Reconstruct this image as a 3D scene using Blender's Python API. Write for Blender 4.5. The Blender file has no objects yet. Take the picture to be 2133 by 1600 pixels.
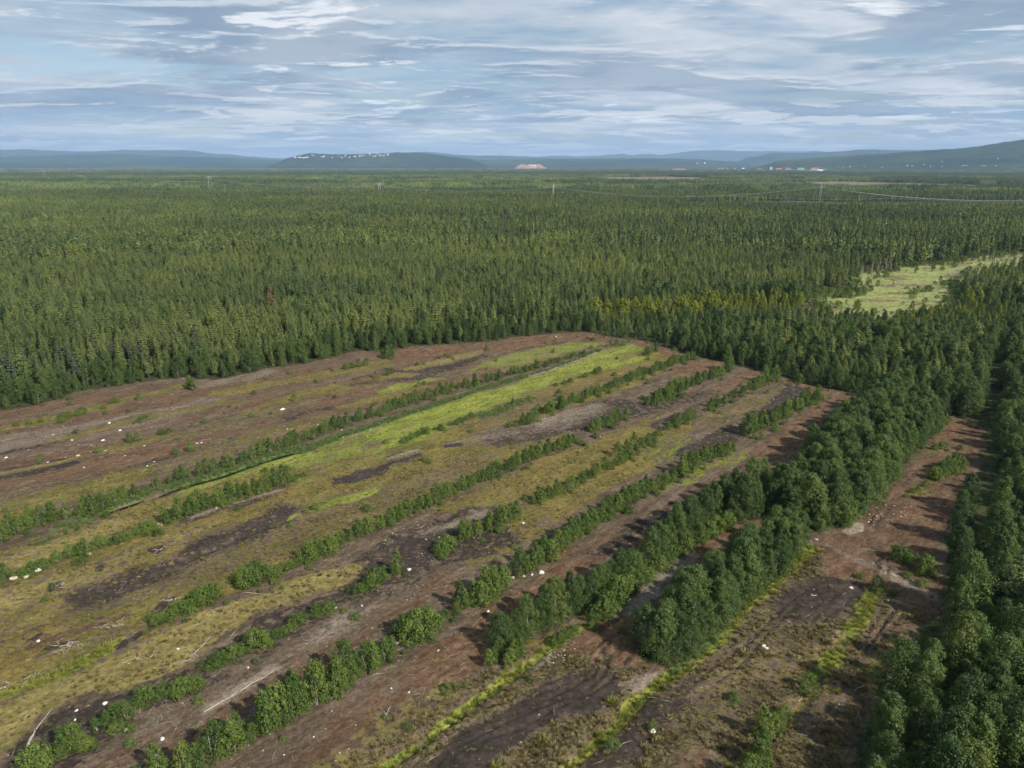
import bpy, math, random, time
_t0 = time.time()
import numpy as np
from mathutils import Vector

rng = np.random.default_rng(7)
random.seed(7)
sc = bpy.context.scene
C = sc.collection
PI = math.pi

# ------------------------------------------------------------------ camera, sky, sun
CAM_H = 50.0
FPX, CX, CY, HOR = 1481.0, 1066.5, 800.0, 343.0
PITCH = math.atan((CY - HOR) / FPX)
cam_d = bpy.data.cameras.new('camera')
cam = bpy.data.objects.new('camera', cam_d)
C.objects.link(cam)
cam.location = (0, 0, CAM_H)
cam.rotation_euler = (PI / 2 - PITCH, 0, 0)
cam_d.sensor_fit = 'HORIZONTAL'
cam_d.sensor_width = 36.0
cam_d.lens = 36.0 * FPX / 2133.0
cam_d.clip_start = 1.0
cam_d.clip_end = 120000.0
sc.camera = cam

SUN_EL, SUN_ROT = math.radians(39), math.radians(129)
world = bpy.data.worlds.new('World')
sc.world = world
world.use_nodes = True


def build_world():
    nt = world.node_tree
    N, L = nt.nodes, nt.links
    N.clear()
    out = N.new('ShaderNodeOutputWorld')
    bg = N.new('ShaderNodeBackground')
    sky = N.new('ShaderNodeTexSky')
    sky.sky_type = 'NISHITA'
    sky.sun_disc = False
    sky.sun_elevation = SUN_EL
    sky.sun_rotation = SUN_ROT
    bg.inputs['Strength'].default_value = 0.082
    tc = N.new('ShaderNodeTexCoord')
    sep = N.new('ShaderNodeSeparateXYZ')
    L.new(tc.outputs['Generated'], sep.inputs[0])

    def M(op, a, b=None, c=None, clamp=False):
        n = N.new('ShaderNodeMath')
        n.operation = op
        n.use_clamp = clamp
        for i, v in enumerate((a, b, c)):
            if v is None:
                continue
            if isinstance(v, (int, float)):
                n.inputs[i].default_value = v
            else:
                L.new(v, n.inputs[i])
        return n.outputs[0]

    zz = M('MAXIMUM', sep.outputs['Z'], 0.0)
    den = M('ADD', zz, 0.07)
    px = M('DIVIDE', sep.outputs['X'], den)
    py = M('DIVIDE', sep.outputs['Y'], den)
    comb = N.new('ShaderNodeCombineXYZ')
    L.new(px, comb.inputs[0])
    L.new(py, comb.inputs[1])

    def noise(scale, detail, rough, loc=(0, 0, 0), dist=0.0, sy=1.0, rot=0.0):
        mp = N.new('ShaderNodeMapping')
        mp.inputs['Location'].default_value = loc
        mp.inputs['Scale'].default_value = (1, sy, 1)
        mp.inputs['Rotation'].default_value = (0, 0, rot)
        L.new(comb.outputs[0], mp.inputs[0])
        n = N.new('ShaderNodeTexNoise')
        n.inputs['Scale'].default_value = scale
        n.inputs['Detail'].default_value = detail
        n.inputs['Roughness'].default_value = rough
        n.inputs['Distortion'].default_value = dist
        L.new(mp.outputs[0], n.inputs['Vector'])
        return n.outputs['Fac']

    def ramp(fac, stops):
        r = N.new('ShaderNodeValToRGB')
        el = r.color_ramp.elements
        while len(el) > 1:
            el.remove(el[-1])
        el[0].position, el[0].color = stops[0][0], (*stops[0][1], 1)
        for p, c in stops[1:]:
            e = el.new(p)
            e.color = (*c, 1)
        L.new(fac, r.inputs[0])
        return r.outputs[0]

    def mix(f, a, b):
        m = N.new('ShaderNodeMix')
        m.data_type = 'RGBA'
        if isinstance(f, (int, float)):
            m.inputs[0].default_value = f
        else:
            L.new(f, m.inputs[0])
        for i, v in ((6, a), (7, b)):
            if isinstance(v, tuple):
                m.inputs[i].default_value = (*v, 1)
            else:
                L.new(v, m.inputs[i])
        return m.outputs[2]

    big = noise(0.34, 6, 0.52, (3.1, 1.7, 0), 0.35, 1.25, 0.10)
    mid = noise(0.85, 8, 0.55, (7.3, 2.2, 3.0), 0.3, 1.1, 0.06)
    fine = noise(3.4, 8, 0.6, (1.3, 9.2, 5.0), 0.6, 1.3, -0.1)
    ra = noise(0.55, 9, 0.52, (4.0, 6.0, 2.0), 0.25, 1.15, 0.05)
    rb = noise(0.55, 9, 0.52, (4.02, 6.16, 2.0), 0.25, 1.15, 0.05)
    rel = M('MULTIPLY', M('SUBTRACT', ra, rb), 0.75)
    tone = M('ADD', M('ADD', M('MULTIPLY', big, 0.50), M('MULTIPLY', rel, 1.0)), M('ADD', M('MULTIPLY', mid, 0.42), M('MULTIPLY', fine, 0.08)))
    cloud = ramp(tone, [(0.36, (2.4, 3.5, 4.8)), (0.43, (3.0, 4.05, 5.15)), (0.48, (3.8, 4.7, 5.55)),
                        (0.52, (4.6, 5.2, 5.9)), (0.58, (5.4, 5.9, 6.5)), (0.66, (6.8, 7.1, 7.4))])
    # a lower deck of darker shelves with light rims, and small lumps towards the horizon
    nb_ = noise(0.50, 11, 0.56, (21.0, 5.0, 4.0), 0.35, 1.35, 0.06)
    nb2 = noise(0.50, 11, 0.56, (21.0, 5.10, 4.0), 0.35, 1.35, 0.06)
    mk = ramp_f(N, L, nb_, 0.485, 0.545)
    under = mix(ramp_f(N, L, mid, 0.40, 0.60), (2.25, 3.0, 4.0), (3.4, 4.05, 4.85))
    cloud = mix(M('MULTIPLY', mk, 0.85), cloud, under)
    rim = M('MULTIPLY', ramp_f(N, L, M('SUBTRACT', nb2, nb_), 0.004, 0.035), M('MULTIPLY', ramp_f(N, L, nb_, 0.44, 0.48), ramp_f(N, L, nb_, 0.56, 0.51)))
    cloud = mix(M('MULTIPLY', rim, 0.60), cloud, (6.9, 7.2, 7.5))
    lump = noise(1.1, 9, 0.6, (3.0, 50.0, 4.0), 0.3, 1.2, 0.0)
    lowz = ramp_f(N, L, zz, 0.11, 0.055)
    cloud = mix(M('MULTIPLY', M('MULTIPLY', lowz, ramp_f(N, L, lump, 0.52, 0.57)), 0.7), cloud, (7.6, 7.7, 7.8))
    cloud = mix(M('MULTIPLY', M('MULTIPLY', lowz, ramp_f(N, L, lump, 0.47, 0.40)), 0.55), cloud, (2.9, 4.1, 5.6))
    # thin gaps where blue sky shows, and small bright edges
    gapn = noise(0.62, 8, 0.55, (15.0, 4.0, 8.0), 0.3, 1.2, 0.05)
    gap = ramp(gapn, [(0.55, (0, 0, 0)), (0.62, (0.7, 0.7, 0.7))])
    skyc = N.new('ShaderNodeMix')
    skyc.data_type = 'RGBA'
    skyc.blend_type = 'MULTIPLY'
    skyc.inputs[0].default_value = 1.0
    L.new(sky.outputs[0], skyc.inputs[6])
    skyc.inputs[7].default_value = (0.85, 0.9, 0.95, 1)
    c1 = mix(gap, cloud, skyc.outputs[2])
    brn = noise(1.5, 10, 0.62, (2.0, 33.0, 1.0), 0.5, 1.5, 0.1)
    brm = noise(0.5, 4, 0.5, (40.0, 3.0, 1.0), 0.0, 1.0, 0.0)
    br = M('MULTIPLY', ramp_f(N, L, brn, 0.55, 0.64), ramp_f(N, L, brm, 0.46, 0.58))
    c2 = mix(M('MULTIPLY', br, 0.8), c1, (8.6, 8.8, 9.0))
    # the deck closes into a pale blue veil near the horizon
    hz = ramp_f(N, L, zz, 0.075, 0.0)
    c3 = mix(M('MULTIPLY', hz, 0.4), c2, (5.3, 6.2, 7.0))
    # below the horizon: ground-coloured, so that nothing glows from beneath
    below = ramp_f(N, L, sep.outputs['Z'], -0.02, -0.06)
    c4 = mix(below, c3, (0.5, 0.55, 0.4))
    L.new(c4, bg.inputs['Color'])
    L.new(bg.outputs[0], out.inputs['Surface'])


def ramp_f(N, L, sock, a, b):
    n = N.new('ShaderNodeMapRange')
    n.interpolation_type = 'SMOOTHSTEP'
    n.inputs['From Min'].default_value = a
    n.inputs['From Max'].default_value = b
    L.new(sock, n.inputs['Value'])
    return n.outputs[0]


build_world()
world.cycles.sampling_method = 'MANUAL'
world.cycles.sample_map_resolution = 512

sun_d = bpy.data.lights.new('sun', 'SUN')
sun_d.energy = 5.0
sun_d.angle = math.radians(0.55)
sun_d.color = (1.0, 0.93, 0.82)
sun = bpy.data.objects.new('sun', sun_d)
C.objects.link(sun)
sdir = Vector((math.sin(SUN_ROT) * math.cos(SUN_EL), math.cos(SUN_ROT) * math.cos(SUN_EL), math.sin(SUN_EL)))
sun.rotation_euler = sdir.to_track_quat('Z', 'Y').to_euler()
sun.location = (60, -60, 200)

sc.view_settings.view_transform = 'Standard'
sc.view_settings.look = 'None'
sc.view_settings.exposure = 0.53
sc.view_settings.gamma = 1.0
sc.view_settings.use_curve_mapping = False
sc.render.engine = 'CYCLES'
cy = sc.cycles
cy.max_bounces = 5
cy.diffuse_bounces = 2
cy.glossy_bounces = 1
cy.transmission_bounces = 2
cy.transparent_max_bounces = 4
cy.volume_bounces = 0
cy.use_adaptive_sampling = True
cy.adaptive_threshold = 0.02
cy.caustics_reflective = False
cy.caustics_refractive = False
sc.render.use_persistent_data = False

# ------------------------------------------------------------------ projection helpers
cp, sp = math.cos(PITCH), math.sin(PITCH)


def ray(u, v):
    x = (u - CX) / FPX
    y = -(v - CY) / FPX
    return x, cp + y * sp, -sp + y * cp


def G(u, v, z=0.0):
    """photograph pixel -> point on the plane at height z"""
    dx, dy, dz = ray(u, v)
    t = (CAM_H - z) / -dz
    return dx * t, dy * t


def at_dist(u, v, d):
    """photograph pixel -> point at horizontal distance d"""
    dx, dy, dz = ray(u, v)
    k = d / math.hypot(dx, dy)
    return dx * k, dy * k, CAM_H + dz * k


def to_px(x, y, z=0.0):
    x = np.asarray(x, float)
    y = np.asarray(y, float)
    zz = z - CAM_H
    depth = y * cp - zz * sp
    up = y * sp + zz * cp
    depth = np.where(depth < 1.0, np.nan, depth)
    return CX + FPX * x / depth, CY - FPX * up / depth


def vnoise(x, y, seed=0):
    xi = np.floor(x).astype(np.int64)
    yi = np.floor(y).astype(np.int64)
    fx, fy = x - xi, y - yi
    fx = fx * fx * (3 - 2 * fx)
    fy = fy * fy * (3 - 2 * fy)

    def h(a, b):
        n = (a * 374761393 + b * 668265263 + seed * 974634777) & 0x7fffffff
        n = ((n ^ (n >> 13)) * 1274126177) & 0x7fffffff
        return ((n ^ (n >> 16)) & 0xffff) / 65535.0
    return (h(xi, yi) * (1 - fx) + h(xi + 1, yi) * fx) * (1 - fy) + (h(xi, yi + 1) * (1 - fx) + h(xi + 1, yi + 1) * fx) * fy


def fbm(x, y, seed=0, oct=4):
    s, a, t = 0.0, 1.0, 0.0
    for o in range(oct):
        s = s + a * vnoise(x * 2 ** o, y * 2 ** o, seed + o * 17)
        t += a
        a *= 0.5
    return s / t


def smooth(e0, e1, x):
    t = np.clip((x - e0) / (e1 - e0), 0, 1)
    return t * t * (3 - 2 * t)


def seg_dist(px, py, pts):
    """distance to an open polyline and the fraction along it"""
    best = np.full(px.shape, 1e9)
    along = np.zeros(px.shape)
    n = len(pts) - 1
    for i in range(n):
        ax, ay = pts[i]
        bx, by = pts[i + 1]
        dx, dy = bx - ax, by - ay
        t = np.clip(((px - ax) * dx + (py - ay) * dy) / (dx * dx + dy * dy + 1e-12), 0, 1)
        d = np.hypot(px - ax - t * dx, py - ay - t * dy)
        m = d < best
        best = np.where(m, d, best)
        along = np.where(m, (i + t) / n, along)
    return best, along


def in_poly(px, py, pts):
    ins = np.zeros(px.shape, bool)
    n = len(pts)
    for i in range(n):
        x0, y0 = pts[i]
        x1, y1 = pts[(i + 1) % n]
        c = ((y0 > py) != (y1 > py))
        with np.errstate(divide='ignore', invalid='ignore'):
            xx = (x1 - x0) * (py - y0) / ((y1 - y0) if y1 != y0 else 1e-12) + x0
        ins ^= c & (px < xx)
    return ins


def W(pts):
    return [G(u, v) for u, v in pts]


# ------------------------------------------------------------------ where things are (photograph pixels of ground points)
FIELD = [(-1500, 1300), (-600, 965), (-300, 905), (0, 853), (75, 843), (125, 832), (165, 815), (240, 805), (320, 792), (380, 787),
         (450, 790), (525, 777), (580, 765), (620, 760), (700, 742), (740, 732), (790, 732), (830, 725), (950, 715),
         (1000, 712), (1067, 704), (1167, 692), (1217, 691), (1277, 704), (1337, 708), (1377, 720), (1447, 742),
         (1582, 772), (1617, 782), (1732, 810), (1800, 829), (1870, 846), (1937, 862), (1983, 865), (2032, 879), (2058, 905),
         (2056, 955), (2040, 985), (2018, 1030), (2003, 1075), (1984, 1110), (1970, 1150), (1970, 1190), (1998, 1222),
         (2012, 1245), (1990, 1275), (1950, 1325), (1928, 1365), (1896, 1410), (1868, 1450), (1845, 1500), (1820, 1560),
         (1800, 1640), (1760, 1900), (-1500, 3200)]
CLUMP_H = [(1325, 1362), (1352, 1384), (1392, 1390), (1440, 1357), (1492, 1313), (1547, 1248), (1617, 1193), (1672, 1138),
           (1634, 1126), (1595, 1140), (1545, 1170), (1492, 1210), (1442, 1248), (1398, 1285), (1352, 1330)]
CLUMP_I = [(1655, 1098), (1700, 1110), (1745, 1104), (1768, 1083), (1802, 1062), (1832, 1028), (1862, 993), (1892, 957), (1922, 925),
           (1948, 893), (1958, 872), (1900, 856), (1850, 845), (1810, 846), (1780, 870), (1738, 905), (1695, 952), (1662, 990), (1638, 1030), (1628, 1065)]
MEADOW = [(1700, 622), (1728, 606), (1800, 606), (1778, 590), (1780, 572), (1860, 560), (1960, 548), (2040, 535), (2133, 527),
          (2300, 515), (2300, 545), (2133, 560), (2045, 574), (1990, 596), (1985, 622), (2000, 636), (1960, 642), (1905, 650),
          (1880, 657), (1845, 664), (1760, 662), (1690, 648)]
CORRIDOR = [(1470, 418.5), (1560, 420), (1700, 422.5), (1850, 427), (2000, 431), (2300, 440), (2300, 435), (2000, 427), (1850, 423.5), (1700, 420), (1560, 418), (1470, 417)]
CLEAR2 = [(1600, 388), (1750, 390), (1950, 394), (2133, 398), (2300, 404), (2300, 393), (2133, 388), (1950, 383), (1750, 378), (1600, 380)]
CLEAR3 = [(1260, 369), (1380, 368), (1480, 370), (1480, 378), (1380, 381), (1260, 378)]
LANES = [([(2088, 715), (2070, 800), (2052, 900), (2058, 960), (2048, 1040), (2040, 1120), (2038, 1235)], 3.3),
         ([(2180, 820), (2150, 900), (2135, 1000), (2128, 1100), (2125, 1230)], 2.2),
         ([(1992, 1320), (1965, 1400), (1945, 1500), (1935, 1640)], 1.5)]

field_w = W(FIELD)
clumph_w, clumpi_w = W(CLUMP_H), W(CLUMP_I)
meadow_w = W(MEADOW)
clear_w = [W(CORRIDOR), W(CLEAR2), W(CLEAR3)]
lanes_w = [(W(p), w) for p, w in LANES]

# paint list: ('s', pts, half width m, feather m, layer, strength) strokes or ('p', pts, feather, layer, strength) polygons
LAY = ['red', 'dark', 'moss', 'ochre', 'green', 'reed', 'pale', 'tuft', 'wet', 'floor', 'heath', 'track']
LI = {k: i for i, k in enumerate(LAY)}
PAINT = [
    # upper left strips
    ('p', [(-300, 910), (0, 853), (590, 762), (730, 735), (1010, 712), (1200, 690), (1290, 708), (1000, 735), (860, 800), (640, 880), (430, 960), (0, 1030), (-400, 1130)], 3, 'red', .72),
    ('s', [(-60, 945), (100, 905), (250, 880), (420, 843)], 4.5, 3, 'pale', .50),
    ('s', [(-60, 965), (100, 935), (250, 905), (420, 880), (560, 855)], 2.6, 3, 'pale', .34),
    ('s', [(470, 835), (640, 800), (800, 772), (900, 760)], 2.0, 3, 'pale', .30),
    ('s', [(0, 872), (200, 845), (400, 808), (560, 775)], 2.0, 3, 'pale', .3),
    ('s', [(420, 798), (600, 770), (760, 742)], 3.5, 2, 'pale', .28),
    ('s', [(-40, 905), (60, 882), (150, 862), (240, 838), (330, 818), (395, 802)], 1.8, 1.8, 'moss', .85),
    ('s', [(100, 922), (180, 900), (240, 885), (330, 866), (440, 845), (500, 830)], 1.6, 2, 'moss', .7),
    ('s', [(470, 815), (560, 800), (640, 785), (740, 770), (800, 758)], 2.6, 2.5, 'moss', .75),
    ('s', [(560, 850), (640, 820), (760, 800), (850, 778), (960, 750), (1010, 735)], 2.7, 3, 'moss', .85),
    ('s', [(860, 770), (940, 748), (1005, 733)], 2.0, 2, 'ochre', .7),
    ('s', [(-40, 997), (60, 978), (120, 963), (180, 952)], 0.9, 1, 'moss', .8),
    ('s', [(240, 935), (330, 910), (400, 897), (460, 880), (520, 862)], 1.8, 2.5, 'moss', .7),
    ('p', [(370, 905), (425, 893), (425, 908), (380, 915)], 2, 'ochre', .9),
    ('s', [(380, 905), (470, 885), (560, 860), (640, 840)], 2.5, 3, 'heath', .6),
    ('s', [(-30, 950), (60, 932), (130, 917)], 0.7, .6, 'dark', .95),
    ('s', [(-30, 985), (60, 970), (130, 955)], 0.5, .5, 'dark', .8),
    ('s', [(-30, 1002), (60, 985), (150, 965)], 0.9, .8, 'dark', .9),
    ('s', [(330, 960), (480, 930), (600, 900), (700, 866)], 1.2, 2, 'dark', .6),
    ('p', [(-100, 1060), (0, 1025), (180, 985), (300, 970), (460, 915), (640, 865), (800, 828), (780, 850), (640, 895), (480, 950), (300, 1000), (100, 1045), (-100, 1090)], 2.5, 'heath', .55),
    ('p', [(60, 1012), (200, 985), (300, 965), (330, 950), (330, 972), (200, 1005), (60, 1030)], 1.5, 'dark', .5),
    ('p', [(-80, 1075), (0, 1045), (100, 1015), (220, 985), (330, 962), (330, 985), (240, 1020), (100, 1055), (-80, 1130)], 2.5, 'moss', .9),
    ('p', [(-60, 1065), (0, 1047), (60, 1038), (40, 1060), (0, 1065), (-60, 1090)], 2, 'green', .5),
    ('s', [(510, 915), (580, 895), (660, 875)], 2.5, 2, 'moss', .6),
    ('s', [(600, 872), (700, 850), (800, 828), (880, 805)], 1.3, 2.5, 'dark', .75),
    ('s', [(800, 770), (880, 775), (960, 755), (1020, 742)], 1.0, 1.5, 'dark', .8),
    ('s', [(740, 800), (850, 790), (940, 765), (1010, 752)], 1.6, 2, 'dark', .6),
    ('p', [(890, 785), (960, 762), (1020, 742), (1010, 755), (940, 775)], 1.5, 'red', .9),
    ('p', [(830, 730), (1000, 713), (1180, 692), (1222, 690), (1282, 706), (1200, 712), (1120, 728), (1020, 740), (1005, 728), (900, 750), (830, 752)], 2, 'red', .9),
    ('s', [(1075, 730), (1130, 722), (1180, 712)], 0.5, .6, 'dark', .7),
    ('p', [(700, 842), (800, 818), (880, 800), (1000, 775), (1100, 748), (1150, 735), (1210, 715), (1270, 712), (1240, 722), (1150, 750), (1060, 775), (940, 800), (820, 835), (720, 860)], 2.5, 'moss', .9),
    ('p', [(1020, 752), (1090, 728), (1200, 711), (1275, 712), (1230, 724), (1150, 745), (1080, 765), (1000, 775), (960, 780)], 2, 'green', .6),
    ('s', [(800, 815), (860, 800), (900, 790), (925, 790)], 1.5, 1.5, 'green', .7),
    ('s', [(900, 800), (960, 790), (1030, 772)], 1.6, 2, 'red', .7),
    ('s', [(640, 870), (740, 850), (850, 828), (930, 803)], 1.5, 1.5, 'red', .55),
    # big moss area below the ditch row
    ('p', [(-600, 1420), (-60, 1170), (250, 1060), (560, 965), (830, 895), (1100, 800), (1250, 725), (1320, 714), (1440, 742), (1350, 790), (1210, 845), (1130, 878), (1090, 900), (1185, 895), (1190, 925), (1060, 975), (900, 1050), (700, 1130), (520, 1222), (340, 1300), (-60, 1450), (-600, 1700)], 2, 'moss', .96),
    ('p', [(-200, 1230), (0, 1170), (110, 1110), (250, 1070), (330, 1080), (180, 1150), (40, 1200), (-200, 1300)], 4, 'ochre', .75),
    ('p', [(-200, 1290), (60, 1205), (250, 1140), (400, 1090), (470, 1085), (400, 1120), (250, 1180), (100, 1250), (-200, 1370)], 4, 'ochre', .7),
    ('p', [(600, 1060), (800, 1000), (960, 950), (1060, 940), (1040, 985), (860, 1050), (700, 1110), (520, 1190), (350, 1240), (200, 1280), (300, 1190), (450, 1120)], 5, 'heath', .62),
    ('p', [(900, 900), (1100, 830), (1300, 770), (1400, 745), (1350, 775), (1180, 830), (1060, 880), (980, 905)], 4, 'heath', .45),
    ('s', [(180, 1235), (320, 1190), (440, 1135), (560, 1085), (600, 1062)], 2.2, 2.6, 'dark', .72),
    ('s', [(430, 1130), (520, 1095), (590, 1065)], 2.4, 2.5, 'dark', .5),
    ('s', [(-20, 1330), (120, 1290), (240, 1240)], 2.0, 4, 'dark', .4),
    ('s', [(380, 1168), (430, 1150), (530, 1105), (600, 1080)], 0.22, .25, 'dark', 1.0),
    ('s', [(390, 1082), (470, 1055), (560, 1030), (600, 1015)], 1.0, 1.2, 'dark', .7),
    ('s', [(400, 1078), (500, 1045), (590, 1020)], .4, .8, 'pale', .6),
    # green wedge
    ('p', [(540, 962), (700, 910), (830, 868), (960, 820), (1100, 790), (1180, 755), (1250, 725), (1315, 715), (1360, 722), (1330, 738), (1260, 765), (1150, 805), (1050, 845), (950, 885), (830, 930), (740, 955), (620, 985)], 3, 'green', .62),
    ('p', [(760, 910), (900, 850), (1080, 795), (1200, 750), (1290, 728), (1310, 730), (1200, 775), (1080, 820), (960, 865), (880, 900), (800, 925)], 3, 'green', .95),
    ('p', [(800, 925), (860, 900), (960, 868), (960, 885), (860, 925), (820, 930)], 2, 'green', .9),
    ('s', [(640, 1000), (760, 960), (860, 930)], 2.0, 3, 'green', .35),
    ('s', [(760, 935), (850, 895), (940, 872)], 1.2, 2.5, 'dark', .3),
    ('s', [(1010, 862), (1070, 845), (1110, 832)], 1.0, 1.5, 'reed', .6),
    ('s', [(1270, 763), (1310, 755), (1345, 745)], 1.6, 2, 'green', .9),
    ('s', [(630, 940), (700, 912), (780, 885), (860, 858), (950, 830), (1010, 808), (1060, 795)], .8, .7, 'reed', .9),
    ('s', [(1040, 800), (1090, 785), (1140, 772), (1180, 758), (1250, 730)], 0.8, .6, 'reed', .7),
    ('s', [(1100, 784), (1150, 770), (1200, 752), (1260, 730)], 0.5, .5, 'pale', .7),
    ('s', [(110, 1102), (190, 1075), (250, 1050), (310, 1030)], .6, .5, 'reed', .7),
    ('s', [(330, 1020), (400, 1003), (460, 985), (540, 960), (600, 940), (650, 928)], .8, .6, 'reed', .7),
    ('s', [(380, 1028), (480, 995), (560, 970), (640, 948)], 1.2, .8, 'green', .7),
    ('s', [(60, 1135), (140, 1110), (200, 1085)], .8, 1, 'reed', .4),
    # dark patches in the moss
    ('p', [(306, 1146), (340, 1136), (338, 1148), (326, 1158), (310, 1152)], .35, 'dark', 1),
    ('p', [(195, 1180), (215, 1174), (218, 1182), (208, 1190), (196, 1186)], .35, 'dark', 1),
    ('p', [(96, 1232), (112, 1214), (132, 1210), (126, 1222), (104, 1236)], .4, 'dark', 1),
    ('p', [(60, 1385), (90, 1350), (170, 1328), (165, 1345), (120, 1372), (70, 1392)], .6, 'dark', 1),
    ('p', [(258, 1382), (285, 1363), (306, 1368), (290, 1380)], .35, 'dark', 1),
    ('p', [(345, 1338), (355, 1330), (367, 1338), (360, 1346)], .35, 'dark', 1),
    ('p', [(40, 1348), (80, 1328), (150, 1312), (210, 1298), (268, 1273), (272, 1285), (230, 1300), (170, 1320), (90, 1345), (50, 1356)], .6, 'red', .9),
    ('p', [(50, 1340), (88, 1316), (92, 1325), (62, 1342)], .5, 'dark', .9),
    ('p', [(310, 1275), (335, 1255), (370, 1238), (362, 1255), (330, 1285), (315, 1290)], .5, 'dark', .9),
    ('p', [(-20, 1440), (40, 1420), (80, 1395), (60, 1425), (0, 1452)], .5, 'dark', .8),
    ('p', [(690, 1000), (740, 985), (800, 968), (880, 940), (890, 948), (830, 968), (800, 990), (750, 1000), (700, 1012), (690, 1010)], 1.2, 'dark', .9),
    ('p', [(700, 1010), (730, 1000), (780, 995), (740, 1008)], .5, 'dark', .8),
    ('s', [(810, 955), (850, 942), (870, 938)], .4, .6, 'pale', .7),
    ('p', [(920, 925), (950, 918), (970, 922), (965, 930), (925, 935)], .6, 'dark', .9),
    ('s', [(925, 925), (960, 920)], .35, .4, 'pale', .7),
    ('p', [(1000, 905), (1060, 880), (1110, 875), (1220, 838), (1300, 830), (1330, 842), (1300, 868), (1250, 890), (1190, 898), (1110, 922), (1040, 935), (1000, 920)], 2.4, 'dark', .72),
    ('s', [(1000, 920), (1060, 900), (1130, 885), (1200, 870), (1250, 850)], 2.2, 3.5, 'pale', .42),
    ('s', [(1100, 880), (1180, 862), (1240, 845)], 1.2, 2.2, 'pale', .42),
    # upper right
    ('p', [(1380, 778), (1430, 752), (1465, 744), (1510, 756), (1490, 772), (1450, 785), (1410, 790)], 1, 'red', .95),
    ('p', [(1478, 806), (1530, 780), (1560, 768), (1582, 776), (1560, 790), (1530, 808), (1490, 815)], 1, 'red', .95),
    ('p', [(1300, 712), (1340, 710), (1390, 724), (1435, 740), (1400, 742), (1350, 725)], 1, 'red', .85),
    ('p', [(1610, 785), (1700, 805), (1800, 830), (1790, 840), (1730, 850), (1690, 860), (1700, 830), (1640, 800)], 1, 'red', .8),
    ('p', [(1130, 1020), (1200, 935), (1310, 880), (1400, 860), (1450, 895), (1420, 930), (1340, 985), (1240, 1050), (1130, 1100), (1050, 1160), (940, 1190), (1000, 1120)], 2.5, 'moss', .85),
    ('p', [(900, 1060), (1060, 985), (1190, 935), (1330, 890), (1250, 960), (1110, 1040), (1000, 1080), (960, 1100)], 2.5, 'moss', .85),
    ('p', [(1440, 870), (1560, 820), (1640, 790), (1620, 830), (1560, 870), (1480, 900)], 2.5, 'moss', .5),
    ('p', [(1350, 885), (1400, 860), (1470, 855), (1420, 880), (1380, 900)], 1.5, 'dark', .75),
    ('p', [(1400, 935), (1450, 915), (1540, 880), (1600, 830), (1640, 800), (1690, 812), (1640, 850), (1560, 905), (1540, 930), (1440, 960), (1400, 950)], 2, 'dark', .8),
    ('p', [(1420, 985), (1520, 945), (1570, 930), (1520, 975), (1440, 1000)], 1.5, 'moss', .7),
    ('p', [(1340, 925), (1430, 900), (1440, 925), (1400, 960), (1340, 960)], 2, 'green', .38),
    ('p', [(1080, 1190), (1110, 1120), (1180, 1085), (1320, 1030), (1350, 1020), (1290, 1060), (1200, 1110), (1140, 1150), (1080, 1200)], 1.5, 'dark', .9),
    ('p', [(880, 1100), (960, 1060), (1040, 1050), (1100, 1040), (1010, 1085), (930, 1140), (880, 1180), (760, 1200), (720, 1170), (800, 1125)], 2, 'dark', .8),
    ('s', [(900, 1110), (960, 1085), (1010, 1065)], .8, 1.6, 'pale', .55),
    ('s', [(1020, 1130), (1090, 1100), (1140, 1080)], .8, 2, 'pale', .35),
    ('s', [(1290, 870), (1350, 850), (1420, 835), (1470, 820)], 1.6, 2.5, 'dark', .6),
    # lower left
    ('p', [(-300, 1560), (-60, 1470), (150, 1385), (330, 1312), (430, 1265), (540, 1245), (620, 1200), (760, 1165), (750, 1195), (640, 1245), (560, 1280), (470, 1320), (430, 1370), (330, 1425), (200, 1455), (100, 1500), (40, 1550), (-300, 1720)], 2, 'ochre', .85),
    ('p', [(-200, 1470), (0, 1400), (180, 1330), (330, 1290), (420, 1270), (300, 1340), (150, 1400), (0, 1470), (-200, 1560)], 3, 'moss', .9),
    ('p', [(180, 1330), (270, 1300), (330, 1290), (280, 1340), (200, 1365)], 2, 'heath', .7),
    ('s', [(-30, 1460), (60, 1425), (140, 1395), (200, 1365), (250, 1340)], .8, .9, 'green', .95),
    ('p', [(680, 1060), (790, 1015), (800, 1010), (740, 1045), (690, 1055)], 1.0, 'green', .9),
    ('s', [(620, 1075), (690, 1050), (780, 1018)], .8, 1.2, 'green', .7),
    ('s', [(240, 1350), (330, 1300), (380, 1270)], .35, .4, 'dark', .9),
    ('p', [(-60, 1620), (30, 1540), (100, 1500), (220, 1455), (330, 1420), (440, 1365), (500, 1320), (660, 1240), (760, 1200), (860, 1150), (960, 1110), (1060, 1090), (1080, 1130), (960, 1180), (900, 1210), (760, 1270), (600, 1350), (440, 1440), (250, 1530), (130, 1620)], 1.5, 'dark', .72),
    ('p', [(100, 1640), (260, 1540), (420, 1465), (560, 1390), (700, 1310), (800, 1240), (900, 1190), (960, 1170), (960, 1230), (850, 1300), (760, 1360), (600, 1440), (500, 1500), (380, 1570), (280, 1660)], 1.5, 'red', .55),
    ('s', [(420, 1490), (500, 1440), (580, 1395)], .3, 1.0, 'pale', .9),
    ('s', [(230, 1560), (380, 1470), (520, 1400), (700, 1290)], 3.0, 3, 'pale', .30),
    ('s', [(700, 1310), (800, 1240), (900, 1180)], 2.2, 2.5, 'pale', .28),
    ('p', [(640, 1230), (700, 1205), (740, 1195), (700, 1225)], 1, 'ochre', .8),
    # strip between rows F and G
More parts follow.
